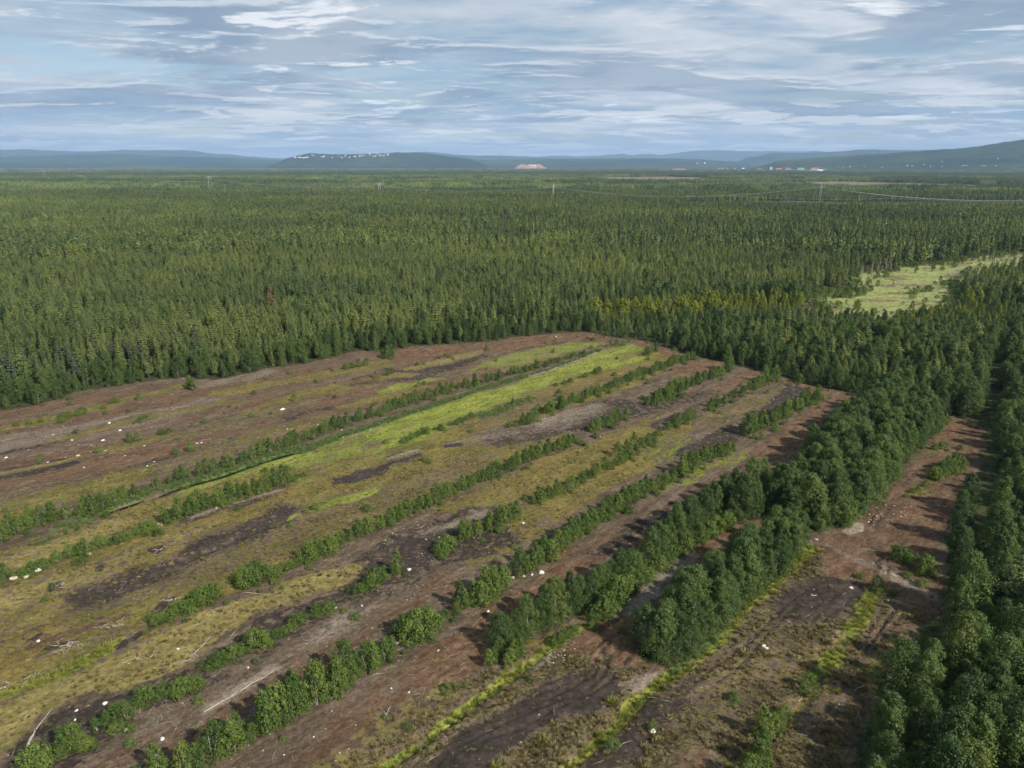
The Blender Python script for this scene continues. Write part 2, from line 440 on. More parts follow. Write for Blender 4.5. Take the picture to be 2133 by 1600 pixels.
    ('p', [(480, 1660), (560, 1590), (640, 1520), (760, 1450), (860, 1380), (960, 1310), (1060, 1240), (1170, 1160), (1300, 1080), (1400, 1035), (1520, 975), (1600, 900), (1690, 850), (1760, 860), (1640, 980), (1500, 1050), (1380, 1120), (1150, 1290), (1020, 1390), (860, 1510), (700, 1640)], 1.5, 'red', .6),
    ('p', [(860, 1400), (960, 1320), (1060, 1245), (1160, 1180), (1200, 1190), (1100, 1290), (1020, 1380), (900, 1460)], 2, 'red', .9),
    ('p', [(1200, 1170), (1300, 1090), (1400, 1040), (1480, 1010), (1560, 960), (1500, 1040), (1400, 1080), (1290, 1150)], 1.5, 'dark', .65),
    ('p', [(1560, 960), (1640, 890), (1700, 870), (1660, 950), (1600, 1010), (1530, 1030)], 1.5, 'red', .85),
    ('s', [(1380, 1020), (1460, 985), (1530, 955)], 1.2, 1, 'green', .5),
    ('s', [(560, 1560), (700, 1470), (800, 1410)], 2, 2, 'pale', .25),
    # ground round row G and the pale path
    ('p', [(1010, 1400), (1080, 1350), (1190, 1280), (1310, 1220), (1420, 1150), (1500, 1090), (1520, 1100), (1440, 1160), (1350, 1225), (1250, 1300), (1150, 1370), (1060, 1420)], 1, 'moss', .75),
    ('s', [(1620, 1085), (1545, 1098), (1490, 1125), (1440, 1155)], 1.2, .7, 'red', 1),
    ('s', [(1440, 1155), (1400, 1185), (1377, 1200), (1347, 1235), (1300, 1272), (1262, 1305)], 1.1, .9, 'pale', .7),
    ('p', [(1150, 1350), (1220, 1310), (1280, 1275), (1330, 1290), (1335, 1360), (1385, 1392), (1320, 1392), (1250, 1380), (1190, 1380)], .8, 'red', .95),
    # foreground tussock land
    ('p', [(600, 1640), (760, 1545), (900, 1450), (1010, 1400), (1100, 1350), (1190, 1350), (1250, 1385), (1390, 1398), (1510, 1310), (1690, 1130), (1850, 1225), (1930, 1280), (1890, 1340), (1830, 1450), (1780, 1640), (1740, 1900), (500, 1900)], 1.2, 'tuft', .75),
    ('p', [(560, 1660), (680, 1560), (780, 1490), (900, 1440), (1000, 1410), (960, 1450), (880, 1500), (800, 1580), (740, 1660)], 1.5, 'ochre', .55),
    ('p', [(1290, 1420), (1330, 1400), (1385, 1395), (1360, 1430), (1320, 1450), (1280, 1440)], .6, 'pale', .6),
    ('s', [(1110, 1385), (1145, 1365)], .5, .5, 'pale', .85),
    ('p', [(1630, 1225), (1690, 1200), (1740, 1198), (1800, 1215), (1830, 1235), (1780, 1280), (1720, 1300), (1650, 1300), (1610, 1290), (1600, 1260)], 2.4, 'dark', .95),
    ('p', [(1190, 1385), (1290, 1400), (1300, 1430), (1270, 1460), (1230, 1500), (1160, 1500), (1080, 1540), (1000, 1600), (900, 1680), (860, 1600), (940, 1530), (1050, 1470), (1130, 1430)], 1.2, 'dark', 1),
    ('p', [(1300, 1490), (1400, 1440), (1500, 1380), (1580, 1320), (1600, 1340), (1540, 1400), (1440, 1470), (1340, 1560), (1260, 1640), (1180, 1640), (1240, 1560)], 1.5, 'dark', .8),
    ('p', [(1380, 1600), (1420, 1540), (1480, 1520), (1480, 1560), (1430, 1640), (1370, 1660)], 1.5, 'red', .7),
    ('p', [(1630, 1300), (1680, 1285), (1680, 1310), (1640, 1318)], 1, 'red', .5),
    ('p', [(1450, 1400), (1600, 1330), (1660, 1350), (1640, 1430), (1560, 1500), (1470, 1540), (1440, 1480)], 3, 'ochre', .5),
    ('p', [(1600, 1400), (1680, 1340), (1740, 1340), (1700, 1420), (1640, 1460)], 2, 'moss', .6),
    ('p', [(1540, 1240), (1640, 1180), (1640, 1220), (1590, 1270), (1500, 1350), (1450, 1380), (1450, 1350)], 1.5, 'ochre', .5),
    ('p', [(1720, 1420), (1820, 1400), (1800, 1500), (1700, 1600), (1680, 1500)], 2, 'heath', .5),
    ('p', [(1810, 1290), (1860, 1280), (1900, 1290), (1870, 1340), (1830, 1370), (1790, 1350)], 1.3, 'red', .6),
    ('p', [(1820, 1340), (1890, 1330), (1880, 1390), (1850, 1440), (1800, 1480), (1790, 1400)], 1.5, 'moss', .7),
    ('p', [(1690, 1480), (1760, 1430), (1760, 1470), (1700, 1540)], 1.5, 'dark', .6),
    # yellow-green ditch stripes
    ('s', [(700, 1660), (795, 1598), (870, 1548), (960, 1482), (1050, 1415), (1110, 1372), (1180, 1325), (1240, 1290)], .45, .4, 'green', 1.0),
    ('s', [(1110, 1372), (1180, 1325), (1240, 1290)], .8, .7, 'ochre', .4),
    ('s', [(1110, 1660), (1185, 1595), (1262, 1528), (1330, 1458), (1385, 1408), (1440, 1372)], .45, .4, 'green', 1.0),
    ('s', [(1400, 1400), (1450, 1370), (1510, 1318), (1565, 1252), (1640, 1188), (1690, 1140)], .8, .5, 'green', .85),
    ('s', [(1400, 1395), (1440, 1366), (1500, 1318), (1555, 1252), (1630, 1190)], .5, .4, 'reed', .7),
    ('s', [(1815, 1238), (1795, 1290), (1770, 1322), (1740, 1368), (1705, 1410)], .75, .45, 'green', .8),
    ('s', [(1760, 1322), (1745, 1350)], .6, .4, 'ochre', .8),
    ('s', [(1705, 1418), (1660, 1470), (1600, 1530)], .4, .4, 'moss', .8),
    ('s', [(1715, 1408), (1690, 1424)], .14, .15, 'dark', 1),
    # junction and eastern strip
    ('p', [(1690, 1130), (1735, 1108), (1790, 1068), (1840, 1040), (1870, 1000), (1905, 955), (1945, 900), (1960, 866), (2035, 880), (2050, 920), (2030, 985), (1985, 1075), (1950, 1150), (1950, 1190), (1995, 1240), (1975, 1275), (1900, 1260), (1840, 1240), (1790, 1212), (1740, 1204), (1712, 1180)], .8, 'track', .9),
    ('p', [(1712, 1180), (1760, 1165), (1830, 1185), (1860, 1200), (1820, 1210), (1780, 1208), (1735, 1203)], .8, 'red', 1),
    ('p', [(1840, 1060), (1900, 1050), (1930, 1070), (1900, 1110), (1850, 1110)], 1.5, 'red', .8),
    ('p', [(1748, 1108), (1775, 1085), (1800, 1090), (1800, 1105), (1765, 1118)], .5, 'pale', .95),
    ('s', [(1690, 1128), (1730, 1142), (1780, 1165), (1840, 1190), (1900, 1222), (1960, 1248)], .5, 1.3, 'pale', .5),
    ('s', [(1860, 1195), (1920, 1225), (1975, 1250)], 1.0, 1.8, 'pale', .48),
    ('s', [(1900, 960), (1960, 930), (1990, 920)], 2, 3, 'heath', .4),
    ('s', [(1900, 1010), (1960, 985)], 2, 3, 'heath', .5),
    ('s', [(1930, 945), (1965, 930)], 1.0, 1.5, 'moss', .7),
    ('s', [(1895, 1030), (1930, 1010)], 1.0, 1.5, 'moss', .7),
]
# wheel tracks: centre lines, narrow
TRACKS = []
for off in (-1.6, -.7, .2, 1.0, 1.9):
    TRACKS.append(([(1300, 1330), (1262, 1368), (1240, 1398), (1195, 1428), (1120, 1458), (1060, 1488), (990, 1512), (900, 1560), (820, 1610)], off))
for off in (-.6, .6):
    TRACKS.append(([(1720, 1215), (1640, 1270), (1590, 1320), (1540, 1370), (1500, 1400), (1440, 1450)], off))
    TRACKS.append(([(1760, 1235), (1725, 1275), (1690, 1310)], off))
    TRACKS.append(([(1830, 1215), (1838, 1165), (1815, 1110), (1850, 1040), (1905, 965)], off))
    TRACKS.append(([(1860, 1200), (1822, 1160), (1800, 1120), (1860, 1040)], off))
    TRACKS.append(([(1900, 1240), (1860, 1290), (1800, 1370)], off * .8))
    TRACKS.append(([(1860, 1250), (1830, 1300), (1780, 1380)], off * .8))
TRACKS.append(([(1255, 1350), (1262, 1395), (1285, 1412)], 0))
TRACKS.append(([(1240, 1395), (1225, 1430)], 0))


def offset_line(pts, off):
    out = []
    for i, (x, y) in enumerate(pts):
        a = pts[max(0, i - 1)]
        b = pts[min(len(pts) - 1, i + 1)]
        dx, dy = b[0] - a[0], b[1] - a[1]
        l = math.hypot(dx, dy) or 1
        wob = 0.25 * math.sin(i * 1.7 + off * 3)
        out.append((x - dy / l * (off + wob), y + dx / l * (off + wob)))
    return out


def densify(pts, step=2.0):
    """Catmull-Rom smoothing of a polyline"""
    P = [Vector((*p, 0)) for p in pts]
    out = []
    for i in range(len(P) - 1):
        p0, p1, p2, p3 = P[max(0, i - 1)], P[i], P[i + 1], P[min(len(P) - 1, i + 2)]
        n = max(2, int((p2 - p1).length / step))
        for k in range(n):
            t = k / n
            q = 0.5 * ((2 * p1) + (p2 - p0) * t + (2 * p0 - 5 * p1 + 4 * p2 - p3) * t * t + (3 * p1 - p0 - 3 * p2 + p3) * t ** 3)
            out.append((q.x, q.y))
    out.append((P[-1].x, P[-1].y))
    return out


def paint(x, y):
    """layer weights and height for ground points"""
    n = len(x)
    Wt = np.zeros((n, len(LAY)), np.float32)
    z = np.zeros(n)
    wx = x + (fbm(x / 7, y / 7, 3) - .5) * 4.0 + (fbm(x / 1.6, y / 1.6, 5, 3) - .5) * 1.2
    wy = y + (fbm(x / 7, y / 7, 9) - .5) * 4.0 + (fbm(x / 1.6, y / 1.6, 11, 3) - .5) * 1.2
    small_x = x + (fbm(x / 2.5, y / 2.5, 23, 3) - .5) * .8
    small_y = y + (fbm(x / 2.5, y / 2.5, 29, 3) - .5) * .8

    def lay(idx, name, al):
        al = al[:, None].astype(np.float32)
        w = Wt[idx] * (1 - al)
        w[:, LI[name]] += al[:, 0]
        Wt[idx] = w
    for it in PAINT:
        if it[0] == 's':
            _, pts, hw, fe, name, st = it
            P = W(pts)
        else:
            _, pts, fe, name, st = it
            P = W(pts)
            hw = 0
        xs = [p[0] for p in P]
        ys = [p[1] for p in P]
        m = hw + fe + 4
        idx = np.nonzero((x > min(xs) - m) & (x < max(xs) + m) & (y > min(ys) - m) & (y < max(ys) + m))[0]
        if not len(idx):
            continue
        thin = fe < 1.0
        X = (small_x if thin else wx)[idx]
        Y = (small_y if thin else wy)[idx]
        if it[0] == 's':
            d, t = seg_dist(X, Y, densify(P, 6.0))
            wv = hw * (0.65 + 0.7 * vnoise(x[idx] / 3.0, y[idx] / 3.0, 41))
            al = st * (1 - smooth(wv - fe * .5, wv + fe, d))
        else:
            ins = in_poly(X, Y, P)
            d, _ = seg_dist(X, Y, P + [P[0]])
            sd = np.where(ins, d, -d)
            al = st * smooth(-fe * .5, fe * .7, sd)
        lay(idx, name, al)
    # forest floor outside the field, and under the groves
    ins = in_poly(wx, wy, field_w)
    d, _ = seg_dist(wx, wy, field_w + [field_w[0]])
    al = smooth(-.8, .6, np.where(ins, -d, d))
    mead = np.zeros(n)
    mi = in_poly(wx, wy, meadow_w)
    dm, _ = seg_dist(wx, wy, meadow_w + [meadow_w[0]])
    mead = smooth(-8, 4, np.where(mi, dm, -dm))
    cl = np.zeros(n)
    for cwp in clear_w:
        cl = np.maximum(cl, in_poly(x, y, cwp).astype(float))
    allidx = np.arange(n)
    lay(allidx, 'floor', al)
    lay(allidx, 'ochre', cl * al)
    lay(allidx, 'pale', cl * al * .5)
    lay(allidx, 'wet', mead * .95 * al)
    lay(allidx, 'ochre', mead * smooth(.45, .66, fbm(x / 16, y / 9, 77)) * .6 * al)
    lay(allidx, 'pale', mead * smooth(.60, .8, fbm(x / 9, y / 5, 79)) * .5 * al)
    lay(allidx, 'reed', mead * smooth(.58, .72, fbm(x / 11, y / 6, 83)) * .35 * al)
    for cw in (clumph_w, clumpi_w):
        d, _ = seg_dist(x, y, cw + [cw[0]])
        al = smooth(-.3, .6, np.where(in_poly(x, y, cw), d, -d))
        lay(allidx, 'floor', al * .9)
    # relief: gentle field swell, stripes, ditches and ruts
    r = np.hypot(x, y)
    near = 1 - smooth(250, 500, r)
    z += near * (fbm(x / 9, y / 9, 51) - .5) * .35 + near * (fbm(x / 1.7, y / 1.7, 53, 3) - .5) * .16
    z += Wt[:, LI['tuft']] * near * (vnoise(x / .55, y / .55, 57) * .16)
    z += Wt[:, LI['moss']] * near * (vnoise(x / .9, y / .9, 59) * .12)
    for pts, off in TRACKS:
        P = densify(offset_line(W(pts), off), 1.5)
        xs = [p[0] for p in P]
        ys = [p[1] for p in P]
        idx = np.nonzero((x > min(xs) - 1) & (x < max(xs) + 1) & (y > min(ys) - 1) & (y < max(ys) + 1))[0]
        if not len(idx):
            continue
        d, t = seg_dist(x[idx], y[idx], P)
        g = np.exp(-(d / .20) ** 2)
        rim = np.exp(-((d - .42) / .14) ** 2)
        fade = smooth(0, .08, t) * (1 - smooth(.85, 1, t))
        z[idx] += (-.12 * g + .06 * rim) * fade
        k = .8 * g * fade * (.4 + .8 * vnoise(x[idx] / 1.5, y[idx] / 1.5, 5))
        lay(idx, 'dark', np.clip(k, 0, 1))
    for pts in DITCHES:
        P = W(pts)
        idx = np.nonzero((x > min(p[0] for p in P) - 3) & (x < max(p[0] for p in P) + 3))[0]
        d, t = seg_dist(x[idx], y[idx], P)
        z[idx] -= .45 * (1 - smooth(.15, 1.2, d))
    return Wt, z


DITCHES = [
    [(225, 1066), (262, 1055), (300, 1040), (330, 1032), (400, 1008), (460, 992), (540, 963), (620, 940)],
    [(700, 1660), (795, 1598), (870, 1548), (960, 1482), (1050, 1415), (1110, 1372)],
    [(1110, 1660), (1185, 1595), (1262, 1528), (1330, 1458), (1385, 1408)],
    [(-30, 950), (60, 932), (130, 917)],
    [(380, 1168), (430, 1150), (530, 1105), (600, 1080)],
    [(1705, 1412), (1660, 1470), (1600, 1530)],
]

# ------------------------------------------------------------------ materials


def new_mat(name):
    m = bpy.data.materials.new(name)
    m.use_nodes = True
    nt = m.node_tree
    nt.nodes.clear()
    out = nt.nodes.new('ShaderNodeOutputMaterial')
    return m, nt, out


class NT:
    def __init__(s, nt):
        s.nt, s.N, s.L = nt, nt.nodes, nt.links

    def put(s, inp, v):
        if isinstance(v, (int, float)):
            inp.default_value = v
        elif isinstance(v, tuple):
            inp.default_value = (*v, 1) if len(inp.default_value) == 4 else v
        else:
            s.L.new(v, inp)

    def math(s, op, a, b=0.0, clamp=False):
        n = s.N.new('ShaderNodeMath')
        n.operation = op
        n.use_clamp = clamp
        s.put(n.inputs[0], a)
        s.put(n.inputs[1], b)
        return n.outputs[0]

    def noise(s, vec, scale, detail=4, rough=.55, dist=0.0):
        n = s.N.new('ShaderNodeTexNoise')
        n.inputs['Scale'].default_value = scale
        n.inputs['Detail'].default_value = detail
        n.inputs['Roughness'].default_value = rough
        n.inputs['Distortion'].default_value = dist
        s.L.new(vec, n.inputs['Vector'])
        return n.outputs['Fac']

    def mapping(s, vec, rot=(0, 0, 0), scale=(1, 1, 1), loc=(0, 0, 0)):
        n = s.N.new('ShaderNodeMapping')
        n.inputs['Rotation'].default_value = rot
        n.inputs['Scale'].default_value = scale
        n.inputs['Location'].default_value = loc
        s.L.new(vec, n.inputs[0])
        return n.outputs[0]

    def step(s, v, a, b, lo=0.0, hi=1.0):
        n = s.N.new('ShaderNodeMapRange')
        n.interpolation_type = 'SMOOTHSTEP'
        s.put(n.inputs['Value'], v)
        s.put(n.inputs['From Min'], a)
        s.put(n.inputs['From Max'], b)
        n.inputs['To Min'].default_value = lo
        n.inputs['To Max'].default_value = hi
        return n.outputs[0]

    def mix(s, f, a, b, blend='MIX'):
        n = s.N.new('ShaderNodeMix')
        n.data_type = 'RGBA'
        n.blend_type = blend
        s.put(n.inputs[0], f)
        s.put(n.inputs[6], a)
        s.put(n.inputs[7], b)
        return n.outputs[2]

    def sepc(s, c):
        n = s.N.new('ShaderNodeSeparateColor')
        s.L.new(c, n.inputs[0])
        return n.outputs

    def attr(s, name):
        n = s.N.new('ShaderNodeAttribute')
        n.attribute_name = name
        return n.outputs['Color']


STRIP_ROT = -math.radians(46.5)


def ground_material():
    m, nt, out = new_mat('peat_ground')
    k = NT(nt)
    pos = k.N.new('ShaderNodeNewGeometry').outputs['Position']
    along = k.mapping(pos, (0, 0, STRIP_ROT), (1, 1, 1))
    st = k.mapping(along, (0, 0, 0), (.22, 1, 1))
    n_big = k.noise(pos, .12, 5, .6)
    n_mid = k.noise(pos, .75, 6, .65)
    n_fine = k.noise(pos, 3.2, 5, .7)
    n_grain = k.noise(pos, 9.0, 3, .7)
    n_st = k.noise(st, .9, 7, .68, .4)
    n_st2 = k.noise(k.mapping(along, (0, 0, .15), (.35, 1, 1), (5, 9, 0)), 1.3, 7, .72, .8)
    n_fib = k.noise(k.mapping(along, (0, 0, -.1), (.30, 1, 1), (1, 3, 0)), 3.6, 7, .78, 1.6)
    A = k.sepc(k.attr('layA'))
    B = k.sepc(k.attr('layB'))
    Cc = k.sepc(k.attr('layC'))
    D = k.sepc(k.attr('layD'))
    w = dict(red=A[0], dark=A[1], moss=A[2], ochre=B[0], green=B[1], reed=B[2], pale=Cc[0], tuft=Cc[1], wet=Cc[2], floor=D[0], heath=D[1], track=D[2])

    def fac(layer, nz, width=.16, lo=.30, hi=.70):
        t = k.step(nz, lo, hi, .06, .94)
        return k.step(k.math('SUBTRACT', w[layer], t), -width, width)

    def col2(a, b, nz, lo=.35, hi=.65):
        return k.mix(k.step(nz, lo, hi), a, b)

    base = col2((.062, .044, .030), (.125, .094, .066), n_st)
    base = k.mix(k.step(n_fib, .60, .74), base, (.27, .22, .19))
    red = col2((.072, .041, .024), (.150, .094, .057), n_st2)
    red = k.mix(k.math('MULTIPLY', k.step(n_fib, .62, .76), .55), red, (.27, .20, .165))
    dark = col2((.026, .020, .017), (.056, .043, .036), n_mid)
    dark = k.mix(k.math('MULTIPLY', k.step(n_fib, .64, .78), .45), dark, (.19, .16, .14))
    heath = col2((.070, .060, .026), (.145, .115, .055), n_fine)
    moss = col2((.082, .074, .020), (.155, .130, .040), n_mid)
    moss = k.mix(k.step(n_big, .42, .62), moss, k.mix(.5, moss, (.18, .125, .042)))
    moss = k.mix(k.math('MULTIPLY', k.step(n_fine, .56, .72), .6), moss, (.23, .20, .10))
    moss = k.mix(k.math('MULTIPLY', k.step(n_st, .50, .66), .7), moss, (.085, .062, .028))
    moss = k.mix(k.math('MULTIPLY', k.step(k.noise(pos, 2.1, 6, .8), .54, .66), .7), moss, (.045, .038, .018))
    ochre = col2((.130, .108, .034), (.235, .190, .075), n_mid)
    ochre = k.mix(k.math('MULTIPLY', k.step(n_st, .52, .68), .6), ochre, (.095, .085, .028))
    green = col2((.110, .135, .022), (.215, .230, .045), n_st)
    green = k.mix(k.math('MULTIPLY', k.step(n_fine, .5, .7), .4), green, (.10, .115, .03))
    reed = col2((.060, .11, .026), (.115, .165, .055), n_fine)
    pale = col2((.15, .120, .095), (.30, .255, .205), n_fib, .38, .66)
    tuft = col2((.034, .026, .017), (.115, .094, .040), n_fine, .40, .60)
    tuft = k.mix(k.math('MULTIPLY', k.step(n_grain, .56, .70), .55), tuft, (.22, .19, .105))
    floor = col2((.022, .028, .012), (.055, .062, .024), n_mid)
    # far away the forest floor carries the tone of the stands
    dist = k.N.new('ShaderNodeVectorMath')
    dist.operation = 'LENGTH'
    k.L.new(pos, dist.inputs[0])
    n_land = k.noise(k.mapping(pos, (0, 0, 0), (.0012, .0016, 1)), 1.0, 6, .6)
    n_land2 = k.noise(k.mapping(pos, (0, 0, 0), (.010, .010, 1)), 1.0, 5, .7)
    farc = k.mix(k.step(n_land, .42, .60), (.034, .054, .020), (.085, .105, .034))
    farc = k.mix(k.step(n_land2, .45, .62), farc, k.mix(.5, farc, (.02, .03, .012)))
    floor = k.mix(k.step(dist.outputs['Value'], 500, 1500), floor, farc)
    wet = col2((.155, .190, .058), (.25, .255, .098), n_st)
    track = col2((.072, .043, .026), (.138, .088, .054), n_st2)
    track = k.mix(k.math('MULTIPLY', k.step(n_fib, .62, .76), .5), track, (.28, .22, .18))

    c = base
    for layer, colr, nz, wd in (('red', red, n_st2, .22), ('dark', dark, n_mid, .14), ('heath', heath, n_mid, .18), ('moss', moss, n_mid, .14),
                                ('ochre', ochre, n_mid, .22), ('tuft', tuft, n_mid, .2), ('green', green, n_st, .22), ('reed', reed, n_fine, .2),
                                ('wet', wet, n_mid, .25), ('track', track, n_st2, .2), ('pale', pale, n_fib, .2), ('floor', floor, n_mid, .12)):
        c = k.mix(fac(layer, nz, wd), c, colr)
    mot = k.noise(pos, 1.7, 9, .82)
    mot2 = k.noise(k.mapping(along, (0, 0, 0), (.5, 1, 1)), .30, 6, .65)
    mm = k.math('MULTIPLY', k.step(mot, .30, .70, .55, 1.5), k.step(mot2, .3, .7, .78, 1.22))
    cmb = k.N.new('ShaderNodeCombineColor')
    for q_ in range(3):
        k.L.new(mm, cmb.inputs[q_])
    c = k.mix(k.math('SUBTRACT', 1.0, k.math('MULTIPLY', w['floor'], .5)), c, k.mix(1.0, c, cmb.outputs[0], 'MULTIPLY'))
    # small dark plants and pale crumbs
    c = k.mix(k.math('MULTIPLY', k.step(n_grain, .60, .72), .35), c, k.mix(1.0, c, (.45, .45, .45), 'MULTIPLY'))
    v = k.N.new('ShaderNodeTexVoronoi')
    v.inputs['Scale'].default_value = 1.1
    k.L.new(pos, v.inputs['Vector'])
    vc = k.sepc(v.outputs['Color'])
    spk = k.math('MULTIPLY', k.step(v.outputs['Distance'], .13, .06), k.step(vc[0], .80, .82))
    notgreen = k.math('SUBTRACT', 1.0, k.math('ADD', k.math('ADD', w['green'], w['floor']), w['reed'], True), True)
    c = k.mix(k.math('MULTIPLY', k.math('MULTIPLY', spk, notgreen), .7), c, (.42, .38, .33))
    p = k.N.new('ShaderNodeBsdfPrincipled')
    k.L.new(c, p.inputs['Base Color'])
    p.inputs['Roughness'].default_value = .95
    p.inputs['Specular IOR Level'].default_value = .12
    bh = k.math('ADD', k.math('MULTIPLY', n_mid, .35), k.math('ADD', k.math('MULTIPLY', n_fine, .22), k.math('ADD', k.math('MULTIPLY', n_fib, .16), k.math('MULTIPLY', n_grain, .08))))
    b = k.N.new('ShaderNodeBump')
    b.inputs['Strength'].default_value = .9
    b.inputs['Distance'].default_value = .55
    k.L.new(bh, b.inputs['Height'])
    k.L.new(b.outputs[0], p.inputs['Normal'])
    k.L.new(p.outputs[0], out.inputs['Surface'])
    return m


def leaf_material(name, c0, c1, trans=.35, hue_big=None, rough=.6):
    # colour varies from tree to tree and within each crown
    m, nt, out = new_mat(name)
    k = NT(nt)
    oi = k.N.new('ShaderNodeObjectInfo')
    geo = k.N.new('ShaderNodeNewGeometry')
    n = k.noise(geo.outputs['Position'], 1.3, 3, .6)
    nb = k.noise(k.mapping(geo.outputs['Position'], (0, 0, 0), (1, 1, .1)), .018, 3, .55)
    f = k.math('ADD', k.math('MULTIPLY', oi.outputs['Random'], .50), k.math('MULTIPLY', n, .5), True)
    c = k.mix(k.step(f, .12, .85), c0, c1)
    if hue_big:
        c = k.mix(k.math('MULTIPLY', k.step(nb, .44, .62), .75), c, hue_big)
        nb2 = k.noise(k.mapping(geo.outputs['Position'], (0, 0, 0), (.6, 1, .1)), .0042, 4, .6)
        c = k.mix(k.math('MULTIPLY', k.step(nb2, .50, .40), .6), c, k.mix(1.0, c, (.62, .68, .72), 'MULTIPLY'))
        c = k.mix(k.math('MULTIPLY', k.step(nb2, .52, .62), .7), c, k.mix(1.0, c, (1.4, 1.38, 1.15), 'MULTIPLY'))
    # now and then a paler or a rusty individual
    odd = k.step(oi.outputs['Random'], .965, .975)
    c = k.mix(k.math('MULTIPLY', odd, .22), c, (.16, .13, .03))
    p = k.N.new('ShaderNodeBsdfPrincipled')
    k.L.new(c, p.inputs['Base Color'])
    p.inputs['Roughness'].default_value = rough
    p.inputs['Specular IOR Level'].default_value = .25
    t = k.N.new('ShaderNodeBsdfTranslucent')
    k.L.new(k.mix(1.0, c, (1.5, 1.6, .7), 'MULTIPLY'), t.inputs['Color'])
    ms = k.N.new('ShaderNodeMixShader')
    ms.inputs[0].default_value = trans
    k.L.new(p.outputs[0], ms.inputs[1])
    k.L.new(t.outputs[0], ms.inputs[2])
    k.L.new(ms.outputs[0], out.inputs['Surface'])
    return m


def plain_material(name, c0, c1, scale=3.0, rough=.85, metal=0.0, bump=.3):
    m, nt, out = new_mat(name)
    k = NT(nt)
    tc = k.N.new('ShaderNodeTexCoord')
    n = k.noise(tc.outputs['Object'], scale, 6, .65)
    c = k.mix(k.step(n, .35, .65), c0, c1)
    p = k.N.new('ShaderNodeBsdfPrincipled')
    k.L.new(c, p.inputs['Base Color'])
    p.inputs['Roughness'].default_value = rough
    p.inputs['Metallic'].default_value = metal
    p.inputs['Specular IOR Level'].default_value = .3
    if bump:
        b = k.N.new('ShaderNodeBump')
        b.inputs['Strength'].default_value = bump
        b.inputs['Distance'].default_value = .1
        k.L.new(n, b.inputs['Height'])
        k.L.new(b.outputs[0], p.inputs['Normal'])
    k.L.new(p.outputs[0], out.inputs['Surface'])
    return m


M_ground = ground_material()
M_birch = leaf_material('birch_leaves', (.034, .066, .018), (.096, .145, .036), .24)
M_sapl = leaf_material('sapling_leaves', (.046, .088, .018), (.130, .180, .036), .26)
M_yell = leaf_material('yellowing_leaves', (.11, .155, .022), (.22, .235, .034), .35)
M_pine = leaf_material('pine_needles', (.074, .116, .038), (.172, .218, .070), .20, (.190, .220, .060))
M_spru = leaf_material('spruce_needles', (.044, .070, .022), (.095, .125, .038), .12)
M_bluep = leaf_material('blue_pine_needles', (.050, .072, .042), (.090, .118, .070), .12)
M_rust = leaf_material('dead_needles', (.16, .085, .045), (.22, .12, .07), .1)
M_gtuft = leaf_material('tussock_blades', (.075, .060, .026), (.23, .19, .09), .2)
M_ygrass = leaf_material('ditch_grass_blades', (.12, .135, .025), (.23, .225, .055), .3)
M_reed = leaf_material('reed_blades', (.075, .12, .032), (.15, .20, .075), .3)
M_bbark = plain_material('birch_bark', (.42, .40, .36), (.16, .13, .11), 5)
M_pbark = plain_material('pine_bark', (.17, .10, .065), (.09, .065, .05), 6)
M_dead = plain_material('weathered_wood', (.40, .35, .29), (.24, .20, .165), 4)
M_stone = plain_material('pale_stone', (.52, .46, .37), (.30, .26, .21), 2.2, .9)
M_white = plain_material('white_quartz_stone', (.66, .64, .59), (.44, .41, .36), 3.0, .8)
M_metal = plain_material('galvanised_steel', (.42, .44, .46), (.30, .32, .34), 2.0, .5, .6, 0)
M_wire = plain_material('aluminium_cable', (.36, .39, .38), (.30, .33, .32), 1.0, .5, .5, 0)
M_water = plain_material('ditch_water', (.012, .009, .006), (.018, .013, .009), 1.0, .08, 0, 0)


# ------------------------------------------------------------------ mesh helpers
def mesh_from(name, verts, faces, mats, midx=None, smoothf=False):
    me = bpy.data.meshes.new(name)
    me.from_pydata([tuple(map(float, v)) for v in verts], [], [tuple(int(i) for i in f) for f in faces])
    for m in mats:
        me.materials.append(m)
    if midx is not None:
        me.polygons.foreach_set('material_index', np.asarray(midx, np.int32))
    if smoothf:
        me.polygons.foreach_set('use_smooth', np.ones(len(faces), bool))
    me.update()
    return me


def tube(verts, faces, pts, rads, n=6):
    """append a tapered tube through pts"""
    b0 = len(verts)
    P = [Vector(p) for p in pts]
    for i, p in enumerate(P):
        d = (P[min(i + 1, len(P) - 1)] - P[max(i - 1, 0)])
        if d.length < 1e-9:
            d = Vector((0, 0, 1))
        d.normalize()
        a = d.cross(Vector((0.31, 0.95, 0.05)))
        if a.length < 1e-3:
            a = d.cross(Vector((1, 0, 0)))
        a.normalize()
        b = d.cross(a)
        for j in range(n):
            t = 2 * PI * j / n
            verts.append(tuple(p + (a * math.cos(t) + b * math.sin(t)) * rads[i]))
    for i in range(len(P) - 1):
        for j in range(n):
            faces.append((b0 + i * n + j, b0 + i * n + (j + 1) % n, b0 + (i + 1) * n + (j + 1) % n, b0 + (i + 1) * n + j))
    faces.append(tuple(b0 + (len(P) - 1) * n + j for j in range(n)))
    faces.append(tuple(b0 + n - 1 - j for j in range(n)))


def quads(cen, nor, size, asp=1.4, r=rng):
    """leaf-sized rhombi: centres, normals, sizes -> verts, faces"""
    n = len(cen)
    nor = nor / (np.linalg.norm(nor, axis=1, keepdims=True) + 1e-9)
    t = r.normal(size=(n, 3))
    t -= nor * np.sum(t * nor, axis=1, keepdims=True)
    t /= np.linalg.norm(t, axis=1, keepdims=True) + 1e-9
    b = np.cross(nor, t)
    s = size[:, None] * .5
    v = np.stack([cen + t * s * asp, cen + b * s, cen - t * s * asp, cen - b * s], axis=1).reshape(-1, 3)
    f = np.arange(n * 4).reshape(n, 4)
    return v, f


